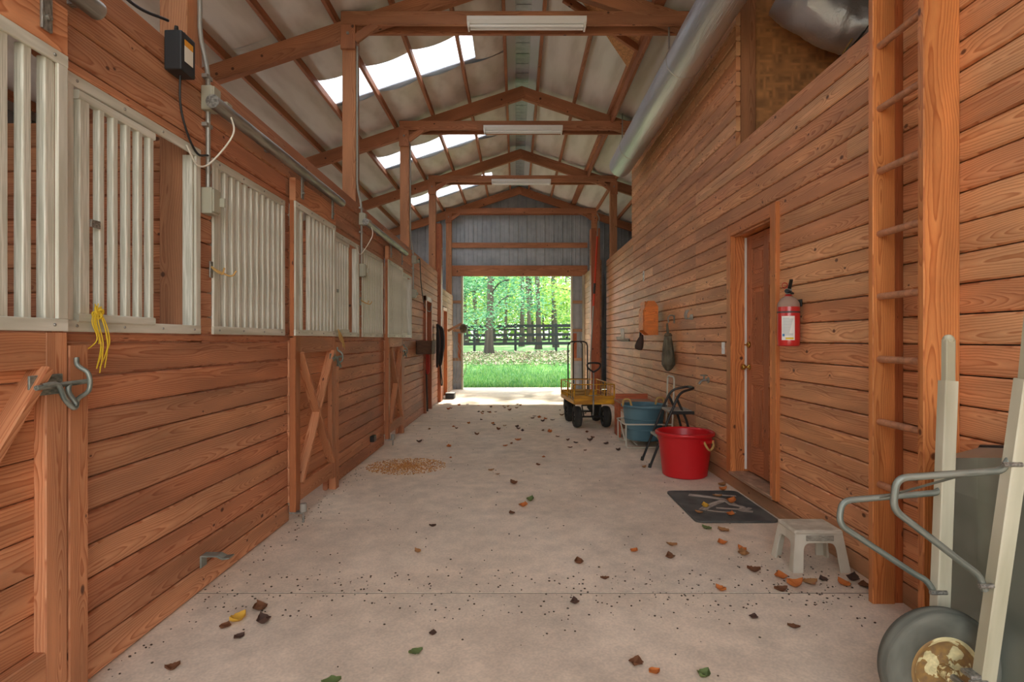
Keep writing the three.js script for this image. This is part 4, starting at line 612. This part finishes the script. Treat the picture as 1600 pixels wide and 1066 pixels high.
// ---------------------------------------------------------------- leaves and litter on the floor
{
  const cols = [['brown', '#6b4226'], ['tan', '#9a6c40'], ['orange', '#b8682c'], ['dark brown', '#4a3226'], ['green', '#5c6a3a'], ['yellow', '#c89a34']].map(([n, c]) => [n, sm({ color: c, roughness: .8, side: THREE.DoubleSide })]);
  const leafGeo = (sd) => { const g = new THREE.PlaneGeometry(1, 1, 8, 6), p = g.attributes.position, q = RNG(sd), cu = .3 + q() * .6, tw = (q() - .5) * .6; for (let i = 0; i < p.count; i++) { const u = p.getX(i) * 2, v = p.getY(i) * 2, w = Math.max(0, 1 - Math.pow(Math.abs(u), 1.6)) * (.34 + .22 * vn(u * 6 + 9, Math.sign(v) + 2, sd)); p.setXYZ(i, u * .5, cu * v * v * .3 + cu * .3 * u * u + .06 * vn(u * 3 + 5, v * 3 + 5, sd) + tw * u * v * .2, v * w); } g.computeVertexNormals(); g.computeBoundingBox(); return g.translate(0, -g.boundingBox.min.y, 0); };
  const G = []; for (let i = 0; i < 10; i++) G.push(leafGeo(100 + i));
  const where = (x, d) => d < 2.6 ? 'in the near foreground' : d < 3.5 ? (x > 1.3 ? 'near the beige step stool' : 'along the nearest floor joint') : d < 5.2 ? (x > 1.2 ? 'around the rubber door mat' : 'on the open floor before the red tub') : d < 7.5 ? 'on the floor left of the red tub' : 'on the floor near the yellow wagon';
  // measured spots: pixel-free floor coordinates x, distance, size, colour index
  const spots = [[.5, 2.36, .055, 0], [.56, 2.3, .045, 2], [.75, 2.27, .05, 4], [.83, 2.07, .06, 4], [.7, 2.0, .045, 4], [.95, 1.98, .065, 3], [.86, 1.93, .05, 0], [1.27, 2.08, .06, 1], [-.72, 2.22, .06, 4], [-.62, 2.12, .06, 4], [-.43, 2.44, .05, 4], [-.38, 2.6, .035, 3], [-1.33, 2.72, .07, 5], [-1.28, 2.84, .07, 0], [-1.2, 2.7, .06, 3], [-1.36, 2.66, .05, 0], [-1.25, 2.57, .045, 3], [-1.4, 2.32, .045, 0], [1.42, 3.05, .06, 0], [1.52, 3.1, .075, 2], [1.62, 3.14, .07, 1], [1.5, 3.22, .07, 2], [1.38, 3.3, .06, 0], [1.8, 3.12, .065, 2], [1.88, 3.18, .06, 3], [1.9, 3.1, .06, 0], [1.72, 3.18, .05, 3], [1.42, 3.55, .06, 1], [1.36, 3.75, .06, 2], [1.44, 3.62, .05, 2], [1.46, 4.0, .07, 1], [1.36, 4.05, .06, 4], [1.5, 4.5, .06, 5], [1.62, 4.3, .06, 2], [1.75, 4.62, .07, 2], [1.7, 4.8, .06, 1], [1.4, 4.35, .05, 1], [1.82, 5.0, .06, 2], [1.9, 5.25, .07, 1], [.95, 3.5, .05, 0], [1.02, 3.72, .055, 1], [.75, 3.62, .05, 2], [.38, 3.42, .055, 0], [.06, 4.6, .07, 2], [.12, 4.75, .06, 4], [-.03, 4.4, .05, 0], [.5, 3.2, .04, 0], [-.62, 3.6, .04, 1], [-.6, 4.1, .04, 3], [.3, 2.9, .04, 3], [1.15, 2.75, .04, 3], [1.3, 2.66, .045, 0], [1.1, 3.05, .05, 2]];
  const add = (x, d, s, ci, i) => { const [n, m] = cols[ci], o = part('fallen_leaf', G[i % 10], m, scene); o.scale.setScalar(s * 1.25); o.rotation.y = rr(0, 6.28); o.position.set(x, .001, -d); if (x > 1.32 && x < 1.94 && d > 4.16 && d < 5.02) o.position.y = .022; tag(o, `curled ${n} fallen leaf ${where(x, d)}`, 'leaf', `${n} leaves ${where(x, d)}`); };
  spots.forEach(([x, d, s, c], i) => add(x, d, s, c, i));
  for (let i = 0; i < 78; i++) { const d = 5.3 + 6.5 * Math.pow(R(), .9), x = Math.min(rr(-1.3, 1.3) + (R() < .4 ? .4 : 0), 1.35); if (d > 8.4 && x > .7 && d < 9.9) continue; add(x, d, rr(.034, .07), pick([0, 0, 1, 2, 2, 3, 3]), i); }
  const n = 900, im = new THREE.InstancedMesh(new THREE.DodecahedronGeometry(.006, 0).scale(1, .5, .8), sm({ color: '#4a3c30', roughness: 1 }), n), mx = new THREE.Matrix4(); im.name = 'floor_litter';
  for (let i = 0; i < n; i++) { const t = R(); let x, d; if (t < .4) { x = rr(-1.6, 1.8); d = 3.02 + (R() + R() + R() - 1.5) * .35; } else if (t < .55) { x = LX + Math.abs(R() + R() - 1) * .25 + .01; d = rr(2.2, 6); } else if (t < .65) { x = rr(1.3, 1.9); d = rr(2.9, 3.6); } else { x = rr(-1.6, 1.7); d = rr(2, 10); } const s = rr(.35, 1.25); mx.compose(V(x, .002, -d), Q.setFromEuler(new THREE.Euler(0, rr(0, 6), 0)), V(s, s, s)); im.setMatrixAt(i, mx); }
  scene.add(im); tag(im, 'dark crumbs of litter scattered over the concrete floor', 'litter'); im.userData.kind = 'stuff'; im.castShadow = im.receiveShadow = true;
  const k = 1500, gr = new THREE.InstancedMesh(new THREE.DodecahedronGeometry(.007, 0).scale(1.3, .5, .7), sm({ color: '#ffffff', roughness: .9 }), k); gr.name = 'spilled_grain'; const pal = ['#b8783c', '#c88c4c', '#a06430', '#d8a45c'].map((c) => new THREE.Color(c));
  for (let i = 0; i < k; i++) { const a = rr(0, 6.28), r = Math.pow(R(), .8); mx.compose(V(-1.16 + Math.cos(a) * r * .42, .003, -6.05 + Math.sin(a) * r * .4), Q.setFromEuler(new THREE.Euler(0, rr(0, 6), 0)), V(1, 1, 1)); gr.setMatrixAt(i, mx); gr.setColorAt(i, pick(pal)); }
  scene.add(gr); tag(gr, 'spilled brown grain on the floor beside the left wall', 'grain'); gr.userData.kind = 'stuff';
}

// ---------------------------------------------------------------- outdoors
const gy = (x, d) => { const t = Math.max(0, d - 15.9); return .0 + .055 * Math.min(t, 14) + .012 * Math.max(0, t - 14) + .012 * x * Math.min(1, t / 14) - .03; };
{
  const o = struct('ground'), g = new THREE.PlaneGeometry(90, 110, 90, 140).rotateX(-Math.PI / 2).translate(0, 0, -70.8), p = g.attributes.position;
  for (let i = 0; i < p.count; i++) p.setY(i, gy(p.getX(i), -p.getZ(i)) + .05 * (fbm(p.getX(i) + 60, p.getZ(i) + 160, 91, 3) - .5) * (p.getZ(i) < -16.3 ? 1 : 0));
  g.computeVertexNormals(); const u = g.attributes.uv; for (let i = 0; i < p.count; i++) u.setXY(i, p.getX(i) / 12, p.getZ(i) / 12);
  const gt = texture(1024, 1024, (a, b, c) => { const f = fbm(a * 10, b * 10, 92, 5, 10, 10), n = vn(a * 300, b * 300, 93, 300, 300), k = .75 + .5 * n; c[0] = (82 + 60 * (f - .4)) * k; c[1] = (124 + 20 * (f - .4)) * k; c[2] = (60 + 10 * f) * k; });
  part('lawn', g, sm({ map: gt, roughness: 1 }), o);
  part('apron', box(4.4, .1, .9, .05, -.062, ZF - .55), MAT.concrete, o);
  part('yard', box(60, .1, 40, 0, -.12, ZN + 20.7), sm({ color: '#a09478', roughness: 1 }), o);
  const mx = new THREE.Matrix4(), blade = new THREE.BufferGeometry(); blade.setAttribute('position', new THREE.Float32BufferAttribute([-.006, 0, 0, .006, 0, 0, .004, .06, .01, -.006, 0, 0, .004, .06, .01, -.004, .06, .01, -.004, .06, .01, .004, .06, .01, 0, .12, .035], 3)); blade.computeVertexNormals();
  const n = 26000, im = new THREE.InstancedMesh(blade, pm({ color: '#ffffff', roughness: .8, side: THREE.DoubleSide, transmission: .3, thickness: 0 }), n); im.name = 'grass_blades'; const pal = ['#5f9a4a', '#74a854', '#86b45c', '#4f8a4c', '#98b864'].map((c) => new THREE.Color(c));
  for (let i = 0; i < n; i++) { const d = 16.2 + 12 * Math.pow(R(), 1.5), x = rr(-.14, .14) * d + .05; if (d > 21.5 && R() < .75) { } const s = rr(.5, 1.2); mx.compose(V(x, gy(x, d) - .01, -d), Q.setFromEuler(new THREE.Euler(rr(-.4, .4), rr(0, 6.28), rr(-.4, .4))), V(s * 1.6, s, s)); im.setMatrixAt(i, mx); im.setColorAt(i, pick(pal)); }
  scene.add(im); tag(im, 'short green grass outside the far door opening', 'grass'); im.userData.kind = 'stuff';
  const m2 = 7000, lit = new THREE.InstancedMesh(new THREE.PlaneGeometry(.11, .07).rotateX(-1.3), sm({ color: '#ffffff', roughness: .9, side: THREE.DoubleSide }), m2); lit.name = 'leaf_litter'; const p2 = ['#a8927c', '#8a7060', '#bca890', '#766050', '#c4b4a0'].map((c) => new THREE.Color(c));
  for (let i = 0; i < m2; i++) { const d = 22 + (R() + R()) * 4.0, x = rr(-.16, .16) * d; mx.compose(V(x, gy(x, d) + .03, -d), Q.setFromEuler(new THREE.Euler(rr(-.6, .6), rr(0, 6.28), rr(-.6, .6))), V(1, 1, 1)); lit.setMatrixAt(i, mx); lit.setColorAt(i, pick(p2)); }
  scene.add(lit); tag(lit, 'band of dry fallen leaves under the fence and tree', 'leaf litter'); lit.userData.kind = 'stuff';
}
// black board fences
function fence(lab, d0, dz, xs, H, rails, post = .13) {
  const o = thing('board_fence', lab, 'fence'); const P = xs.map((x) => [x, -(d0 + dz * x)]);
  for (const [x, z] of P) part('post', rbox(post, H + .1, post, x, gy(x, -z) + H / 2 - .05, z, .01, 1), MAT.fence, o);
  for (let i = 0; i + 1 < P.length; i++) for (const f of rails) { const [a, b] = [P[i], P[i + 1]]; part('rail', beam([a[0], gy(a[0], -a[1]) + f, a[1] + post * .6], [b[0], gy(b[0], -b[1]) + f, b[1] + post * .6], .15, .03), MAT.fence, o); }
}
fence('near black three-rail board fence behind the tree', 30, -.1, [-8.7, -6.5, -4.35, -2.2, -.02, 2.1, 4.25, 6.4, 8.6], 1.45, [1.32, .86, .40]);
fence('far black board fence seen behind the nearer fence', 48, 0, [-14, -11.6, -9.2, -6.8, -4.4, -2, .4, 2.8, 5.2, 7.6, 10, 12.4], 1.4, [1.25, .82, .4], .12);
// trees
const leafShape = (() => { const g = new THREE.BufferGeometry(); g.setAttribute('position', new THREE.Float32BufferAttribute([0, 0, -.5, .26, .06, 0, 0, 0, .5, 0, 0, -.5, 0, 0, .5, -.26, .06, 0], 3)); g.computeVertexNormals(); return g; })();
const leafMat = pm({ color: '#ffffff', roughness: .9, transmission: .45, thickness: 0, side: THREE.DoubleSide });
function tree(lab, x, d, rad, H, lean, crown, n, size, pal, branches = 6, low = .25, boughs = 6) {
  const y0 = gy(x, d) - .1, o = thing('tree', lab, 'tree', [x, y0, -d], 0, 'trees beyond the far door'), L = (t) => [lean[0] * t * H + .12 * Math.sin(t * 7 + x), t * H, lean[1] * t * H];
  const g = new THREE.TubeGeometry(curve([0, .06, .2, .4, .6, .8, 1].map(L)), 30, rad, 12), p = g.attributes.position; for (let i = 0; i < p.count; i++) { const t = Math.floor(i / 13) / 30, c = curve([0, .06, .2, .4, .6, .8, 1].map(L)); }
  const cv = curve([0, .06, .2, .4, .6, .8, 1].map(L)); for (let s = 0; s <= 30; s++) { const c = cv.getPointAt(s / 30), k = 1 - .8 * s / 30 + (s === 0 ? .55 : s === 1 ? .12 : 0); for (let j = 0; j <= 12; j++) { const i = s * 13 + j; const w = k * (1 + .08 * Math.sin(j * 2.1 + s)); p.setXYZ(i, c.x + (p.getX(i) - c.x) * w, c.y + (p.getY(i) - c.y) * k, c.z + (p.getZ(i) - c.z) * w); } } g.computeVertexNormals();
  part('trunk', g, MAT.bark, o); const tips = [];
  for (let b = 0; b < branches; b++) { const t = low + (.92 - low) * b / branches, s = L(t), a = b * 2.4 + x, len = crown * rr(.6, 1), e = [s[0] + Math.cos(a) * len, s[1] + len * rr(.1, .55), s[2] + Math.sin(a) * len], m = [(s[0] + e[0]) / 2, (s[1] + e[1]) / 2 + .2, (s[2] + e[2]) / 2]; const bg = tube([s, m, e], rad * .25 * (1 - t * .5), 12, 6); part('branch', bg, MAT.bark, o); tips.push(e, m); }
  for (let i = 0; i < branches; i++) tips.push([rr(-1, 1) * crown * .6, H * rr(low + .2, 1), rr(-1, 1) * crown * .6]);
  for (let i = 0; i < boughs; i++) tips.push([rr(-1, 1) * crown * .8, rr(1.6, 2 + d * .09), rr(-1, 1) * crown * .8]);
  const im = new THREE.InstancedMesh(leafShape, leafMat, n), mx = new THREE.Matrix4(), P = pal.map((c) => new THREE.Color(c)); im.name = 'foliage'; im.userData.kind = 'stuff'; im.castShadow = im.receiveShadow = true;
  const gs = () => (R() + R() + R() - 1.5) / 1.5; for (let i = 0; i < n; i++) { const c = tips[Math.floor(R() * tips.length)], q = crown * .42; mx.compose(V(c[0] + gs() * q, Math.max(.8, c[1] + gs() * q * .7), c[2] + gs() * q), Q.setFromEuler(new THREE.Euler(rr(-.9, .9), rr(0, 6.28), rr(-.9, .9))), V(1, 1, 1).multiplyScalar(size * rr(.6, 1.3))); im.setMatrixAt(i, mx); im.setColorAt(i, pick(P)); }
  o.add(im);
}
const gA = ['#4f8a5c', '#5f9a68', '#6fa878', '#44805c', '#7ab07c'], gB = ['#9cc05c', '#b4cc68', '#88b454', '#c8d678', '#76a650'], gC = ['#6f9c54', '#86ac5c', '#5c8a50', '#a4be6c'];
tree('large dark-barked tree in front of the black fence', -1.22, 28.2, .2, 15, [-.02, 0], 3.4, 8000, .16, gA, 12, .14, 18);
tree('leafy bright green tree at right edge of far doorway', 4.6, 34, .13, 10, [-.02, 0], 3.2, 4500, .22, gB, 10, .12, 10);
tree('small leafy tree at left edge of far doorway', -4.9, 37, .12, 10, [.02, 0], 3.2, 4200, .22, gA, 10, .12, 10);
const wd = RNG(55); for (let i = 0; i < 26; i++) { const d = 44 + i * 1.7, x = (((i * .618) % 1) - .5) * .34 * d + (wd() - .5) * 2, H = 15 + wd() * 7; tree(['slender woodland tree', 'straight pine-like trunk', 'pale leafy woodland tree'][i % 3] + ` among the woods beyond the far fence`, x, d, .13 + wd() * .12, H, [(wd() - .5) * .03, 0], 4.2, 1900, .36, i % 2 ? gB : gC, 8, i % 3 === 1 ? .5 : .12, i % 3 === 1 ? 0 : 12); }
for (const [x, d, H] of [[1.2, 33, 18], [2.5, 36.5, 20], [.35, 40, 22], [-3.6, 34, 18]]) tree({ 33: 'slim dark trunk right of centre, just behind the near fence', 36.5: 'slim trunk at the right, behind the near fence', 40: 'slim trunk near the centre, between the two fences', 34: 'slim trunk at far left, just behind the near fence' }[d], x, d, .16, H, [0, 0], 3.4, 1300, .32, gC, 12, .55, 0);
for (let i = 0; i < 13; i++) { const x = -15 + i * 2.5 + rr(-.5, .5), d = 70 + (i * 7 % 5) * 5, o = thing('woodland_shrub', 'sunlit leafy undergrowth far behind the woodland trunks', 'shrub', [x, gy(x, d), -d], 0, 'undergrowth in the far woods'), n = 1500, im = new THREE.InstancedMesh(leafShape, leafMat, n), mx = new THREE.Matrix4(), P = (i % 3 ? gB : gC).map((c) => new THREE.Color(c)); im.name = 'foliage'; im.userData.kind = 'stuff'; for (let k = 0; k < n; k++) { const a = rr(0, 6.28), r = Math.sqrt(R()), h = Math.pow(R(), .8) * (7 + (i % 4)); mx.compose(V(Math.cos(a) * r * 2.6, h, Math.sin(a) * r * 2), Q.setFromEuler(new THREE.Euler(rr(-.9, .9), rr(0, 6.28), rr(-.9, .9))), V(1, 1, 1).multiplyScalar(rr(.35, .75))); im.setMatrixAt(k, mx); im.setColorAt(k, pick(P)); } o.add(im); part('stem', rod([0, 0, 0], [.2, 5, 0], .08, .03), MAT.bark, o); }

renderer.render(scene, camera);
